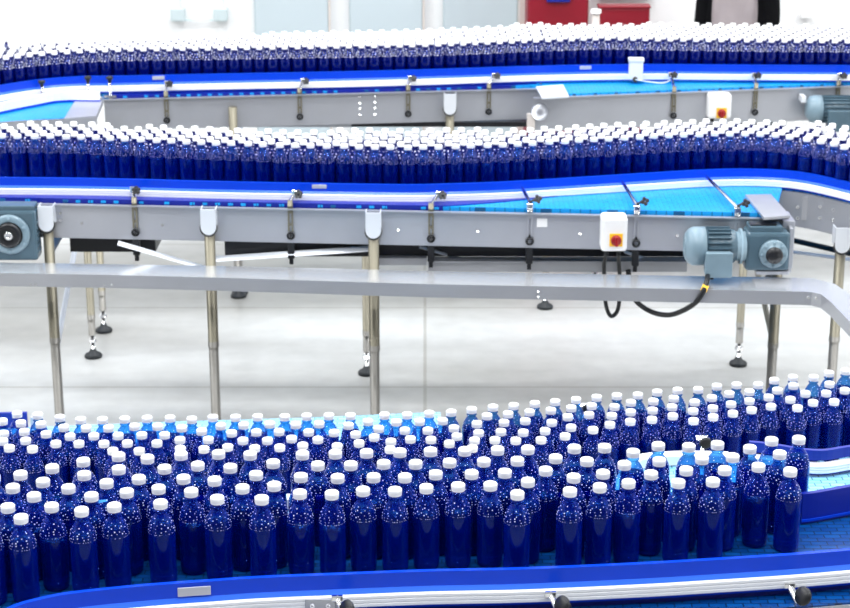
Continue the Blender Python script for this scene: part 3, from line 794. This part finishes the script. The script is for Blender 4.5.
# ------------------------------------------------ gear motor, right
def gearmotor_right():
    Y = ypC(U(735, 245, .9).x) - .10
    def W(px, py): return UY(px, py, Y)
    s = 1 / (F / (c_ * Y + s_ * 2.1))
    cpt = W(720, 246); root = empty('gear_motor', tuple(W(735, 272)), 'blue-grey gear motor with round black hub at the right end of the middle conveyor', 'motor')
    x0, x1 = W(686, 246).x, W(737, 246).x; zc = cpt.z; r = .072
    ax = Matrix.Translation((x0, Y, zc)) @ Matrix.Rotation(R(90), 4, 'Y')
    L = x1 - x0
    mb = MB(); mb.lathe([(0, .075), (r * .93, .075), (r * .93, L * .93), (r * .7, L), (0, L)], 28, T=ax)
    for i in range(22):
        a = 2 * pi * i / 22
        T = Matrix.Translation((0, Y, zc)) @ Matrix.Rotation(a, 4, 'X')
        mb.box(x0 + .08, x1 - .03, -.002, .002, r * .85, r * 1.08, T=T)
    mb.build('motor_body', M['motor'], root)
    mb = MB(); mb.lathe([(0, -.004), (r * .72, -.004), (r * .95, .010), (r * 1.06, .026), (r * 1.08, .072), (r * .9, .075)], 28, T=ax)
    for k in range(3): mb.torus((x0 - .0035, Y, zc), r * (.2 + .2 * k), .003, Matrix.Rotation(R(90), 3, 'Y'), 0, 20, 6)
    mb.build('fan_cover', M['motor_light'], root)
    a = W(703, 246); b = W(727, 269)
    mb = MB(); mb.box(a.x, b.x, Y - r - .035, Y - r + .03, b.z, a.z, b=.006); mb.box(a.x - .003, b.x + .003, Y - r - .04, Y - r - .028, b.z - .003, a.z + .003, b=.004)
    g = mb.build('terminal_box', M['motor_light'], root)
    mb = MB(); c = W(708, 272); mb.cyl((c.x, Y - r, b.z), (c.x, Y - r, b.z - .018), .012, 12); child(mb.build('cable_gland', M['black']), g, root)
    a = W(737, 230); b = W(787, 268)
    mb = MB(); mb.cyl((x1 - .01, Y, zc), (x1 + .03, Y, zc), .058, 24); mb.cyl((x1 + .008, Y, zc), (x1 + .016, Y, zc), .070, 24)
    mb.build('flange', M['motor_light'], root)
    mb = MB(); mb.box(x1 + .028, b.x, Y - .045, Y + .07, b.z, a.z, b=.014); mb.box(x1 + .04, b.x - .03, Y - .03, Y + .06, a.z - .005, a.z + .022, b=.006)
    g = mb.build('gearbox', M['motor'], root)
    mb = MB(); mb.box(x1 + .045, b.x - .055, Y - .02, Y + .03, a.z + .0225, a.z + .028); child(mb.build('top_slot', M['black']), g, root)
    h = W(771, 250); T = Matrix.Translation((h.x, Y - .045, h.z)) @ RXm
    mb = MB(); mb.lathe([(0, 0), (.056, 0), (.056, .014), (.050, .020), (0.038, .020), (.038, .030), (.030, .030)], 30, T=T)
    for i in range(8):
        a2 = 2 * pi * i / 8; mb.cyl((h.x + .046 * cos(a2), Y - .06, h.z + .046 * sin(a2)), (h.x + .046 * cos(a2), Y - .072, h.z + .046 * sin(a2)), .005, 6)
    mb.build('hub_flange', M['motor_light'], root)
    mb = MB(); mb.lathe([(0, .024), (.034, .024), (.034, .036), (.026, .046), (0, .048)], 26, T=T); mb.build('hub_cap', M['black'], root)
    mb = MB(); mb.box(h.x - .06, h.x + .07, Y - .04, Y + .05, b.z - .016, b.z - .002, b=.003); mb.box(b.x, b.x + .012, Y - .02, Y + .06, b.z - .012, a.z + .01); mb.build('mounting_plate', M['steel'], root)
    return root
gearmotor_right()
def gearmotor_left():
    Y = ypC(U(12, 235, .9).x) - .11
    def W(px, py): return UY(px, py, Y)
    root = empty('gear_motor', tuple(W(10, 262)), 'square blue-grey gear motor with round black hub at the far left', 'motor')
    a = W(-28, 211); b = W(38, 261)
    mb = MB(); mb.box(a.x, b.x, Y, Y + .10, b.z, a.z, b=.012); mb.box(a.x, b.x - .004, Y + .01, Y + .09, a.z - .004, a.z + .018, b=.005)
    for i in range(6): mb.box(b.x - .03, b.x + .003, Y + .01, Y + .08, b.z + .03 + i * .024, b.z + .04 + i * .024, b=.002)
    mb.build('gearbox', M['motor'], root)
    h = W(10, 234); T = Matrix.Translation((h.x, Y, h.z)) @ RXm
    mb = MB(); mb.lathe([(0, 0), (.082, 0), (.082, .010), (.074, .018), (.055, .018)], 32, T=T)
    for i in range(6):
        a2 = 2 * pi * i / 6 + .5; mb.cyl((h.x + .068 * cos(a2), Y - .016, h.z + .068 * sin(a2)), (h.x + .068 * cos(a2), Y - .025, h.z + .068 * sin(a2)), .006, 6)
    mb.build('hub_flange', M['motor_light'], root)
    mb = MB(); mb.lathe([(0, .012), (.052, .012), (.052, .026), (.040, .034), (.022, .026), (0, .026)], 30, T=T); g = mb.build('hub_cap', M['black'], root)
    mb = MB(); mb.lathe([(0, .024), (.017, .024), (.017, .036), (.008, .038), (.008, .030), (0, .030)], 20, T=T); child(mb.build('shaft_end', M['chrome']), g, root)
    mb = MB(); mb.lathe([(0, 0), (.06, 0), (.066, .008), (.066, .055), (.058, .07), (0, .072)], 28, T=Matrix.Translation((W(-26, 262).x + .07, Y - .02, zt + .001)) @ Matrix.Scale(1, 4)); 
    return root
gearmotor_left()

# ------------------------------------------------ switch boxes
def switch_box(px0, py0, px1, py1, Y, kx, ky, label, ks=1.):
    a = UY(px0, py0, Y - .09); b = UY(px1, py1, Y - .09)
    root = empty('switch_box', ((a.x + b.x) / 2, Y - .05, b.z), label, 'switch box')
    mb = MB(); mb.box(a.x, b.x, Y - .09, Y - .002, b.z, a.z, b=.012); g = mb.build('enclosure', M['white_box'], root)
    k = UY(kx, ky, Y - .09); w = .026 * ks
    mb = MB(); mb.box(k.x - w, k.x + w, Y - .094, Y - .0895, k.z - w, k.z + w, b=.001); mb.build('yellow_plate', M['yellow'], root)
    T = Matrix.Translation((k.x, Y - .094, k.z)) @ RXm
    mb = MB(); mb.lathe([(0, 0), (.021 * ks, 0), (.021 * ks, .010), (.018 * ks, .014), (0, .014)], 24, T=T); mb.box(k.x - .005 * ks, k.x + .005 * ks, Y - .126, Y - .106, k.z - .019 * ks, k.z + .019 * ks, b=.003)
    mb.build('rotary_knob', M['red'], root)
    mb = MB()
    for dx in (.25, .72):
        x = a.x + (b.x - a.x) * dx; mb = MB(); mb.cyl((x, Y - .045, b.z + .002), (x, Y - .045, b.z - .022), .009, 12); mb.build('cable_gland', M['black'], root)
    return a, b
xb = U(614, 235, .93).x; Yb = ypC(xb) - .006
ba, bb_ = switch_box(602, 217.5, 627, 252, Yb, 616, 240, 'white switch box with red rotary knob on the middle conveyor side plate')

# cables
def bez(pts, n=14):
    P = [Vector(p) for p in pts]; P = [P[0] * 2 - P[1]] + P + [P[-1] * 2 - P[-2]]; out = []
    for i in range(1, len(P) - 2):
        for k in range(n):
            t = k / n; a, b, c, d = P[i - 1:i + 3]
            out.append(.5 * ((2 * b) + (c - a) * t + (2 * a - 5 * b + 4 * c - d) * t * t + (3 * b - a - 3 * c + d) * t ** 3))
    out.append(P[-2]); return out
yc = Yb - .045
gx = [ba.x + (bb_.x - ba.x) * d for d in (.25, .72)]
z0 = bb_.z - .018
yb2 = 7.40
mb = MB(); mb.tube(bez([(gx[0], yc, z0), UY(604, 265, yc + .06), UY(605, 285, yb2), UY(606, 305, yb2), UY(611, 316, yb2), UY(618, 309, yb2), UY(620, 285, yb2), UY(619, 265, yc + .06), (gx[1], yc, z0)], 10), .0085)
tag(mb.build('cable', M['black']), 'short black cable looping under the tray below the white switch box', 'cable')
mc = gearp = UY(708, 278, 7.18)
mb = MB(); mb.tube(bez([UY(708, 271.5, 7.165), UY(707.5, 277, 7.09), UY(706, 284, 7.045), UY(702, 294, 7.03), UY(695, 303, 7.05), UY(682, 311, 7.12), UY(668, 315, 7.2), UY(652, 312, 7.30), UY(638, 303, 7.37), UY(632, 292, 7.40), UY(628, 270, 7.40)], 10), .0105)
g = mb.build('cable', M['black']); tag(g, 'thick black cable drooping from the right-hand gear motor over the tray', 'cable')
p = UY(704.5, 288, 7.038); mb = MB(); mb.cyl((p.x - .003, p.y, p.z - .012), (p.x + .005, p.y, p.z + .012), .0125, 12)
o = mb.build('cable_marker', M['yellow'], None); o.parent = g; o['label'] = 'yellow marker sleeve'

# ================================================================== far conveyor
cvE = empty('conveyor', (0, 9.6, 0), 'farthest conveyor across the top, long grey side plate below its white rail', 'conveyor')
railE = pxline([(-80,100),(-30,91),(0,85),(40,79),(80,76),(120,75.5),(220,73.5),(330,71.5),(430,69),(540,65.5),(640,64),(740,64.5),(850,65),(920,65.5)], ZFAR + .088, 5)
gE = rail(cvE, railE, ZFAR + .004, .084, label='white guide rail with bright blue upper strip')
for px, py in ((158, 77), (585, 66)): joint_plate(gE, cvE, railE, U(px, py, ZFAR + .08).x, ZFAR + .088, .06, .018)
ptE = 1.045
EL, EM, ER = U(104, 99, ptE), U(541, 88, ptE), U(900, 86, ptE)
def ypE(x): return EL.y + (EM.y - EL.y) * (x - EL.x) / (EM.x - EL.x)
backE = [Vector((p.x, p.y + .08)) for p in far_back]
fe = [Vector((p.x, p.y + .012)) for p in railE if p.x < EL.x] + [Vector((x, min(ypE(x) + .01, y_on(railE, x) - .001))) for x in [EL.x + (EM.x - EL.x) * i / 12 for i in range(13)]]
belt(cvE, fe, [p for p in backE if p.x < EM.x + .0], ZFAR - .002, 'belt')
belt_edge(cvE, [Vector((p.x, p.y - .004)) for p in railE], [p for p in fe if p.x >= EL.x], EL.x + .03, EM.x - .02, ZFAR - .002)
mb = MB(); mb.sweep([EL.xy, EM.xy], [(0, ptE - .16), (0, ptE), (.022, ptE), (.022, ptE - .004), (.004, ptE - .004), (.004, ptE - .16)]); mb.build('side_plate', M['steel'], cvE)
for px in (360, 375):
    x = U(px, 100, 1.).x; bolt_parts(cvE, [(x, ypE(x) - .004, ptE - d) for d in (.02, .05, .08, .11)])
for px, pxr in ((167, 171), (299, 304), (408, 410), (490, 494)):
    x = U(px, 110, .98).x; xr = U(pxr, 80, 1.1).x; clamp(cvE, x, ypE(x) - .004, ptE, y_on(railE, xr) - .03, ZFAR + .07, xr)
mb = MB(); x0 = U(352, 118, .88).x; mb.box(x0, EM.x - .05, ypE(0) + .02, ypE(0) + .3, ptE - .19, ptE - .165); mb.build('return_belt_shade', M['black'], cvE)  # black block painting the shade in the gap below the side plate
mb = MB(); x0 = U(240, 118, .88).x; x1 = U(352, 118, .88).x; mb.box(x0, x1, ypE(0) - .01, ypE(0) + .03, ptE - .185, ptE - .165); mb.build('return_guide', M['steel'], cvE)
for px, br in ((235, False), (450, True)):
    x = U(px, 105, .98).x; leg(cvE, x, ypE(x) - .034, ptE - .05, .0215, br)
for px, py in ((240, 294), (545, 309)):
    p = U(px, py, 0)
    mb = MB()
p = U(545, 308, 0); 
leg(cvE, p.x, p.y, .80, .018, False, insert=.2); rod(cvE, (p.x, p.y, .79), (p.x, 9.8, .85), .016, 'cross_beam', 'steel')
p = U(240, 294, 0); leg(cvE, p.x, p.y, .80, .018, False, insert=.2); rod(cvE, (p.x, p.y, .79), (p.x, 9.8, .85), .016, 'cross_beam', 'steel')

# right-hand module with clear belt and side plate
cvG = empty('conveyor', (1.2, 9.6, 0), 'right-hand section of the farthest conveyor with a cyan strip of empty belt', 'conveyor')
GL, GR = U(545, 98, ptE), U(905, 84, ptE)
belt(cvG, [GL.xy + Vector((.0, .012)), GR.xy + Vector((0, .012))], [p for p in backE if p.x > EM.x + .0], ZFAR - .002, 'belt')
mb = MB(); mb.sweep([GL.xy + Vector((-.06, -.003)), GR.xy], [(0, ptE - .17), (0, ptE + .004), (.022, ptE + .004), (.022, ptE), (.004, ptE), (.004, ptE - .17)]); mb.build('side_plate', M['steel'], cvG)
mb = MB(); e = [U(x, y, ZFAR + .014) for x, y in [(536, 86), (563, 84), (569, 95.5), (542, 97)]]; mb.prism([tuple(p[:2]) for p in e], ZFAR + .003, ZFAR + .012); mb.build('end_cover', M['steel_light'], cvG)
mb = MB(); p = UY(540, 112, GL.y - .02); mb.cyl((p.x, p.y + .03, p.z), (p.x, p.y - .01, p.z), .042, 20); mb.build('end_roller_cover', M['steel'], cvG)
mb = MB(); p = UY(531, 120, GL.y - .02); mb.box(p.x - .02, p.x + .02, p.y, p.y + .02, p.z - .06, p.z + .03); mb.build('end_bracket', M['beige'], cvG)
def ypG(x): return GL.y + (GR.y - GL.y) * (x - GL.x) / (GR.x - GL.x)
for px in (676, 761, 848):
    x = U(px, 110, .98).x; clamp(cvG, x, ypG(x) - .004, ptE, y_on(railE, x) - .03, ZFAR + .06, x)
for px in (600, 790): x = U(px, 105, .98).x; leg(cvG, x, ypG(x) + .10, ptE - .14, .0215, False); leg(cvG, x, ypG(x) + .45, ptE - .14, .0215, False)
xg = U(720, 105, .98).x
switch_box(709, 95, 731, 119, ypG(xg) - .006, 721.5, 113, 'white switch box with red knob on the farthest conveyor at the right')
# sensor on the rail
x = U(636, 70, 1.1).x; ys = y_on(railE, x) - .034
sr = empty('sensor', (x, ys, 1.05), 'white block sensor clipped to the rail of the farthest conveyor', 'sensor')
a = UY(629.5, 59, ys - .03); b = UY(642.5, 84, ys - .03)
mb = MB(); mb.box(a.x, b.x, ys - .035, ys, b.z + .02, a.z, b=.005); mb.box(a.x - .004, b.x + .004, ys - .04, ys + .002, a.z - .014, a.z + .004, b=.003); mb.build('housing', M['white_box'], sr)
p = UY(635, 79, ys - .03); mb = MB(); mb.cyl((p.x, ys - .034, p.z), (p.x, ys - .046, p.z), .013, 16); mb.build('lens', M['black'], sr)
mb = MB(); mb.tube(bez([(p.x, ys - .045, p.z), UY(650, 82, ys - .04), UY(663, 83, ys - .04), UY(673, 79, ys - .03)]), .0035, 8); tag(mb.build('sensor_cable', M['white_box'], sr), 'thin white cable')
# far motor
def far_motor():
    Y = ypG(U(830, 105, .98).x) - .10
    def W(px, py): return UY(px, py, Y)
    root = empty('gear_motor', tuple(W(830, 125)), 'pale blue-grey motor on the farthest conveyor near the right edge', 'motor')
    x0, x1 = W(806, 110).x, W(856, 110).x; zc = W(820, 109).z; r = .066
    ax = Matrix.Translation((x0, Y, zc)) @ Matrix.Rotation(R(90), 4, 'Y')
    mb = MB(); mb.lathe([(0, .07), (r * .94, .07), (r * .94, x1 - x0), (0, x1 - x0)], 26, T=ax)
    for i in range(20):
        T = Matrix.Translation((0, Y, zc)) @ Matrix.Rotation(2 * pi * i / 20, 4, 'X'); mb.box(x0 + .08, x1, -.002, .002, r * .85, r * 1.07, T=T)
    mb.build('motor_body', M['motor'], root)
    mb = MB(); mb.lathe([(0, -.002), (r * .6, 0), (r * .98, .018), (r * 1.07, .04), (r * 1.07, .075), (r * .9, .076)], 26, T=ax); mb.build('fan_cover', M['motor_light'], root)
    a = W(825, 107); b = W(848, 128); mb = MB(); mb.box(a.x, b.x, Y - r - .03, Y - r + .03, b.z, a.z, b=.005); mb.build('terminal_box', M['motor'], root)
    a = W(803, 98); mb = MB(); mb.box(a.x - .01, a.x + .012, Y - .02, Y + .06, a.z - .02, a.z + .01); mb.build('mounting_plate', M['steel_light'], root)
far_motor()

# side module at far left: belt leaving towards the camera
cvH = empty('conveyor', (U(40, 110, 1.).x, 9.2, 0), 'side conveyor at the far left with cyan belt triangle and steel end cover', 'conveyor')
zH = 1.035
hb = [U(x, y, zH) for x, y in [(-70, 134), (-30, 122), (20, 109.5), (45, 103), (74, 100), (92, 117), (-70, 119.5)]]
tri = [U(x, y, zH) for x, y in [(-60, 122), (0, 111), (40, 103), (76, 100), (64, 118.5), (-60, 119)]]
tri = [U(x, y, zH) for x, y in [(-60, 120), (-20, 115), (40, 103), (76, 99.5), (66, 118), (20, 120.5), (-60, 127)]]
mb = MB(); mb.prism([tuple(p[:2]) for p in tri], zH - .02, zH); mb.build('belt', M['belt'], cvH)
tri2 = [U(x, y, zH + .004) for x, y in [(76, 99.5), (104, 98), (96, 116.5), (64, 119)]]
mb = MB(); mb.prism([tuple(p[:2]) for p in tri2], zH - .018, zH + .006); mb.build('end_cover', M['steel'], cvH)
hl = [U(-60, 128, zH).xy, U(20, 121.5, zH).xy, U(97, 118.5, zH).xy]
mb = MB(); mb.sweep(hl, [(0, zH - .12), (0, zH + .005), (.004, zH + .005), (.004, zH - .12)]); mb.build('side_plate', M['steel'], cvH)
h2 = pxline([(-60, 117), (0, 103), (30, 97), (60, 92), (100, 92)], zH + .05, 4)
mb = MB(); mb.sweep(h2, [(0, zH + .012), (0, zH + .052), (.016, zH + .052), (.016, zH + .012)]); mb.build('inner_rail', M['rail_white'], cvH)
mb = MB(); mb.sweep(h2, [(0, zH + .003), (0, zH + .0118), (.018, zH + .0118), (.018, zH + .003)]); mb.build('blue_strip', M['rail_blue'], cvH)
for px, py in ((34, 86), (82, 82), (104, 82)):
    p = U(px, py, ZFAR + .10); yy = y_on(railE, p.x) - .045
    z = UY(px, py, yy).z
    mb = MB(); mb.cyl((p.x, yy - .01, zH + .006), (p.x, yy - .01, z), .007); mb.box(p.x - .03, p.x + .03, yy - .022, yy - .012, z - .075, z - .062); g = mb.build('rail_clamp', M['chrome'], cvH)
    mb = MB(); mb.lathe([(0, 0), (.008, 0), (.011, .014), (.018, .018), (.018, .030), (0, .033)], 16, T=Matrix.Translation((p.x, yy - .01, z)))
    child(mb.build('clamp_knob', M['black']), g, cvH)
q = U(104, 331.5, 0); leg(cvH, q.x, q.y, zH - .11, .018, False, insert=.2); rod(cvH, (q.x, q.y, zH - .12), (q.x, hl[-1].y + .02, zH - .12), .014, 'cross_beam', 'steel')
leg(cvH, hl[0].x + .05, hl[0].y + .05, zH - .06, .02, False)

# ================================================================== back wall things
WY = 12.6
def wx(px, Y, py=12): return UY(px, py, Y).x
def cabinet(px0, px1, label, m='panel_pale', top=2.1, Y=12.55, name='cabinet', group=None, cat='cabinet', edge=None, handle=True):
    x0, x1 = wx(px0, Y), wx(px1, Y)
    r = empty(name, ((x0 + x1) / 2, Y, 0), label, cat, group)
    mb = MB(); mb.box(x0, x1, Y, Y + .048, 0, top, b=.006); mb.build('cabinet_body', M[m], r)
    mb = MB(); mb.box(x0 + .01, x1 - .012, Y - .018, Y - .001, .08, top - .03, b=.004); g = mb.build('door', M[m], r)
    if edge: mb = MB(); mb.box(x1 - .010, x1 + .004, Y - .02, Y + .01, 0, top); mb.build('edge_trim', M['beige'], r)
    mb = MB(); mb.cyl((x1 - .06, Y - .03, 1.22), (x1 - .06, Y - .03, 1.36), .008, 8); child(mb.build('door_handle', M['chrome' if m == 'panel_pale' else 'black']), g, r)
cabinet(254, 330, 'pale blue-grey tall cabinet, leftmost of the three against the back wall', edge=1)
cabinet(349, 424, 'pale blue-grey tall cabinet, middle of the three against the back wall', edge=1)
cabinet(443, 519, 'pale blue-grey tall cabinet beside the dark red cabinet', edge=1)
mb = MB(); x0, x1 = wx(519.5, 12.3), wx(526, 12.3); mb.box(x0, x1, 12.3, 12.6, 0, 2.4); tag(mb.build('trim_1', M['beige']), kind='structure')
def red_cab():
    Y = 12.0; x0, x1 = wx(527.5, Y), wx(588.5, Y)
    r = empty('cabinet', ((x0 + x1) / 2, Y, 0), 'dark red tall cabinet with a black handle at its top edge', 'cabinet')
    mb = MB(); mb.box(x0, x1, Y, Y + .4, 0, 1.7, b=.01); mb.build('cabinet_body', M['red_paint'], r)
    mb = MB(); mb.box(x0 + .01, x1 - .01, Y - .016, Y - .001, .05, 1.68, b=.005); g = mb.build('door', M['red_paint'], r)
    p = UY(558, 0, Y); mb = MB(); mb.box(p.x - .075, p.x + .075, Y - .05, Y - .017, p.z - .008, p.z + .03, b=.01); child(mb.build('recessed_handle', M['panel_navy']), g, r)
    x0, x1 = wx(599, Y), wx(650, Y); z = UY(620, 8.5, Y).z
    r = empty('box', ((x0 + x1) / 2, Y, 0), 'low dark red box standing right of the tall red cabinet', 'box')
    mb = MB(); mb.box(x0, x1, Y, Y + .10, 0, z, b=.008); mb.build('box_body', M['red_paint'], r)
    mb = MB(); mb.box(x0 - .005, x1 + .005, Y - .008, Y + .105, z + .0005, z + .015, b=.004); mb.build('lid', M['red_paint'], r)
    x = wx(596, 11.8); z = UY(596, 10, 11.8).z
    r = empty('post', (x, 11.8, 0), 'short cream post with a white cap between the two red cabinets', 'post')
    mb = MB(); mb.cyl((x, 11.8, 0), (x, 11.8, z - .02), .024, 16); mb.build('post_tube', M['beige'], r)
    mb = MB(); mb.cyl((x, 11.8, z - .0195), (x, 11.8, z + .004), .032, 16); mb.build('post_cap', M['white_box'], r)
    x0, x1 = wx(600, 12.5), wx(652, 12.5)
    mb = MB(); mb.box(x0, x1, 12.5, 12.6, 1.06, 1.09); tag(mb.build('shelf', M['beige']), 'pinkish pale shelf on the wall above the low red box', 'shelf')
red_cab()
for i, (px, lb) in enumerate(((177, 'pale grey junction box on the wall, left of its pair at upper left'), (220, 'pale grey junction box on the wall, right of its pair at upper left'))):
    p = UY(px, 15, 12.5)
    r = empty('junction_box', (p.x, 12.55, p.z - .05), lb, 'junction box', 'junction boxes on the back wall')
    mb = MB(); mb.box(p.x - .045, p.x + .045, 12.51, 12.6, p.z - .045, p.z + .04, b=.008); mb.build('enclosure', M['grey_box'], r)
    mb = MB(); mb.cyl((p.x + .02, 12.56, p.z + .041), (p.x + .02, 12.56, p.z + .6), .010, 10); mb.build('conduit', M['grey_box'], r)
a = UY(184, 20, 12.55); b = UY(213, 20, 12.55)
mb = MB(); mb.cyl(a, b, .008, 10); tag(mb.build('conduit_pipe', M['grey_box']), 'thin grey pipe joining the two junction boxes on the wall', 'pipe')
p = UY(808, 16, 12.5); mb = MB(); mb.box(p.x - .04, p.x + .03, 12.52, 12.6, p.z - .02, p.z + .015, b=.006); tag(mb.build('wall_socket', M['white_box']), 'faint white socket on the wall at upper right', 'socket')

# ------------------------------------------------ the person
def skin_body(name, verts, edges, radii, m, parent=None, sub=2):
    me = bpy.data.meshes.new(name); me.from_pydata(verts, edges, []); me.materials.append(m)
    o = bpy.data.objects.new(name, me); COL.objects.link(o)
    sk = o.modifiers.new('skin', 'SKIN'); sk.use_smooth_shade = True
    for i, r in enumerate(radii): me.skin_vertices[0].data[i].radius = (r if isinstance(r, tuple) else (r, r))
    me.skin_vertices[0].data[0].use_root = True
    ss = o.modifiers.new('sub', 'SUBSURF'); ss.levels = sub; ss.render_levels = sub
    if parent: o.parent = parent
    return o
def person():
    X, Y = wx(737, 11.4), 11.4
    r = bpy.data.objects.new('person', None); COL.objects.link(r); r.location = (X, Y, 0); r['_local'] = 1; r.rotation_euler = (0, 0, R(-28)); r.scale = (.9, .9, .97)
    tag(r, 'person in an open black jacket over a grey top, standing beyond the farthest conveyor', 'person')
    skin = mat('skin', (.55, .36, .27), .55); grey = mat('grey_fabric', (.36, .31, .32), .8, noise=.15, nscale=9); blk = mat('black_fabric', (.003, .003, .004), .8, spec=.1)
    hair = mat('dark_hair', (.02, .014, .01), .6)
    V = [(0, 0, .98), (0, 0, 1.18), (0, .0, 1.38), (0, .01, 1.50), (0, 0, 1.60), (0, -.01, 1.70),
         (.18, 0, 1.42), (.23, .01, 1.15), (.235, -.04, .92), (-.18, 0, 1.42), (-.23, .01, 1.15), (-.235, -.04, .92),
         (.10, 0, .90), (.11, -.01, .50), (.11, .01, .09), (.11, -.12, .045), (-.10, 0, .90), (-.11, -.01, .50), (-.11, .01, .09), (-.11, -.12, .045)]
    E = [(0,1),(1,2),(2,3),(3,4),(4,5),(2,6),(6,7),(7,8),(2,9),(9,10),(10,11),(0,12),(12,13),(13,14),(14,15),(0,16),(16,17),(17,18),(18,19)]
    rad = [(.15,.10),(.14,.095),(.16,.10),.055,(.075,.09),(.07,.085),.055,.042,.028,.055,.042,.028,.085,.058,.04,.035,.085,.058,.04,.035]
    skin_body('body', V, E, rad, skin, r)
    # fingers
    for sx in (1, -1):
        x = .235 * sx; vs = [(x, -.045, .92)]; es = []; rd = [.026]
        for k in range(4):
            b = len(vs); yy = -.075 + k * .018; L = (.07, .078, .074, .06)[k]
            vs += [(x, yy, .86), (x, yy + .004, .86 - L * .5), (x - .01 * sx, yy + .008, .86 - L)]; es += [(0, b), (b, b + 1), (b + 1, b + 2)]; rd += [.010, .009, .007]
        b = len(vs); vs += [(x - .01 * sx, -.085, .89), (x - .015 * sx, -.098, .85)]; es += [(0, b), (b, b + 1)]; rd += [.011, .008]
        skin_body('hand', vs, es, rd, skin, r, 1)
    # clothes
    Vt = [(0, 0, 1.30), (0, 0, 1.08), (0, 0, .84), (0, .0, 1.42), (.13, 0, 1.43), (-.13, 0, 1.43), (0, .005, 1.51)]
    skin_body('grey_shirt', Vt, [(0,1),(1,2),(0,3),(3,4),(3,5),(3,6)], [(.185,.135),(.180,.135),(.185,.135),(.16,.125),.085,.085,.066], grey, r)
    Vj = [(.15, .02, .98), (.145, .02, 1.2), (.13, .01, 1.42), (.19, .005, 1.41), (.235, .01, 1.15), (.238, -.038, .95)]
    for sx in (1, -1):
        vs = [(v[0] * sx, v[1], v[2]) for v in Vj]
        skin_body('jacket_side', vs, [(0,1),(1,2),(2,3),(3,4),(4,5)], [(.075,.145),(.075,.145),(.085,.135),.088,.066,.050], blk, r)
    skin_body('trousers', [(0, 0, .96), (.10, 0, .88), (.11, -.01, .5), (.11, .01, .12), (-.10, 0, .88), (-.11, -.01, .5), (-.11, .01, .12)], [(0,1),(1,2),(2,3),(0,4),(4,5),(5,6)], [(.165,.12),.1,.075,.06,.1,.075,.06], blk, r)
    for sx in (1, -1): skin_body('shoe', [(.11 * sx, .03, .05), (.11 * sx, -.06, .05), (.11 * sx, -.15, .04)], [(0,1),(1,2)], [.045,.045,.038], blk, r, 1)
    def blob(nm, c, rx, ry, rz, m, zmin=-1):
        pr = [(math.cos(t), math.sin(t)) for t in [(-pi / 2 if zmin < -.9 else math.asin(zmin)) + i * (pi / 2 - (-pi / 2 if zmin < -.9 else math.asin(zmin))) / 12 for i in range(13)]]
        pr[-1] = (0, 1)
        if zmin < -.9: pr[0] = (0, -1)
        mb = MB(); mb.lathe(pr, 20, T=Matrix.Translation(c) @ Matrix.Diagonal((rx, ry, rz, 1)))
        o = mb.build(nm, m); o.parent = r
    blob('head', (0, -.008, 1.655), .074, .092, .112, skin)
    blob('hair', (0, .012, 1.675), .082, .094, .108, hair, -.35)
    blob('nose', (0, -.102, 1.645), .011, .018, .022, skin)
    for sx in (1, -1):
        blob('eye', (.030 * sx, -.090, 1.668), .011, .008, .007, blk); blob('ear', (.076 * sx, -.002, 1.655), .010, .020, .030, skin)
    blob('mouth', (0, -.094, 1.605), .022, .008, .005, M['red_paint'])
person()

# ================================================================== lights
def lamp(x, y, z, sx, sy, e, col=(1, 1, 1), rot=(0, 0, 0)):
    d = bpy.data.lights.new('ceiling_lamp', 'AREA'); d.shape = 'RECTANGLE'; d.size = sx; d.size_y = sy; d.energy = e; d.color = col
    o = bpy.data.objects.new('ceiling_lamp', d); COL.objects.link(o); o.location = (x, y, z); o.rotation_euler = rot; return o
for y in (1.0, 4.2, 7.4, 10.6):
    for x in (-5.5, 0, 5.5):
        lamp(x, y, 6.6, 3.2, .35, 420 if y < 11 else 300, (.96, .98, 1))
W = bpy.data.worlds.new('world'); SC.world = W; W.use_nodes = True
W.node_tree.nodes['Background'].inputs[0].default_value = (.9, .95, 1, 1); W.node_tree.nodes['Background'].inputs[1].default_value = .5

# ================================================================== camera
cd = bpy.data.cameras.new('camera'); cam = bpy.data.objects.new('camera', cd); COL.objects.link(cam)
cam.location = (0, 0, CZ); cam.rotation_euler = (R(90) - TH, 0, 0)
cd.sensor_width = 36; cd.sensor_fit = 'HORIZONTAL'; cd.lens = 36 * F / 850
cd.dof.use_dof = True; cd.dof.focus_distance = 4.7; cd.dof.aperture_fstop = 9
SC.camera = cam
SC.view_settings.view_transform = 'Standard'; SC.view_settings.look = 'None'; SC.view_settings.gamma = 1
SC.view_settings.exposure = -1.35; SC.view_settings.use_curve_mapping = False
for o in bpy.data.objects:
    for k in ('_w', '_local'):
        if k in o: del o[k]
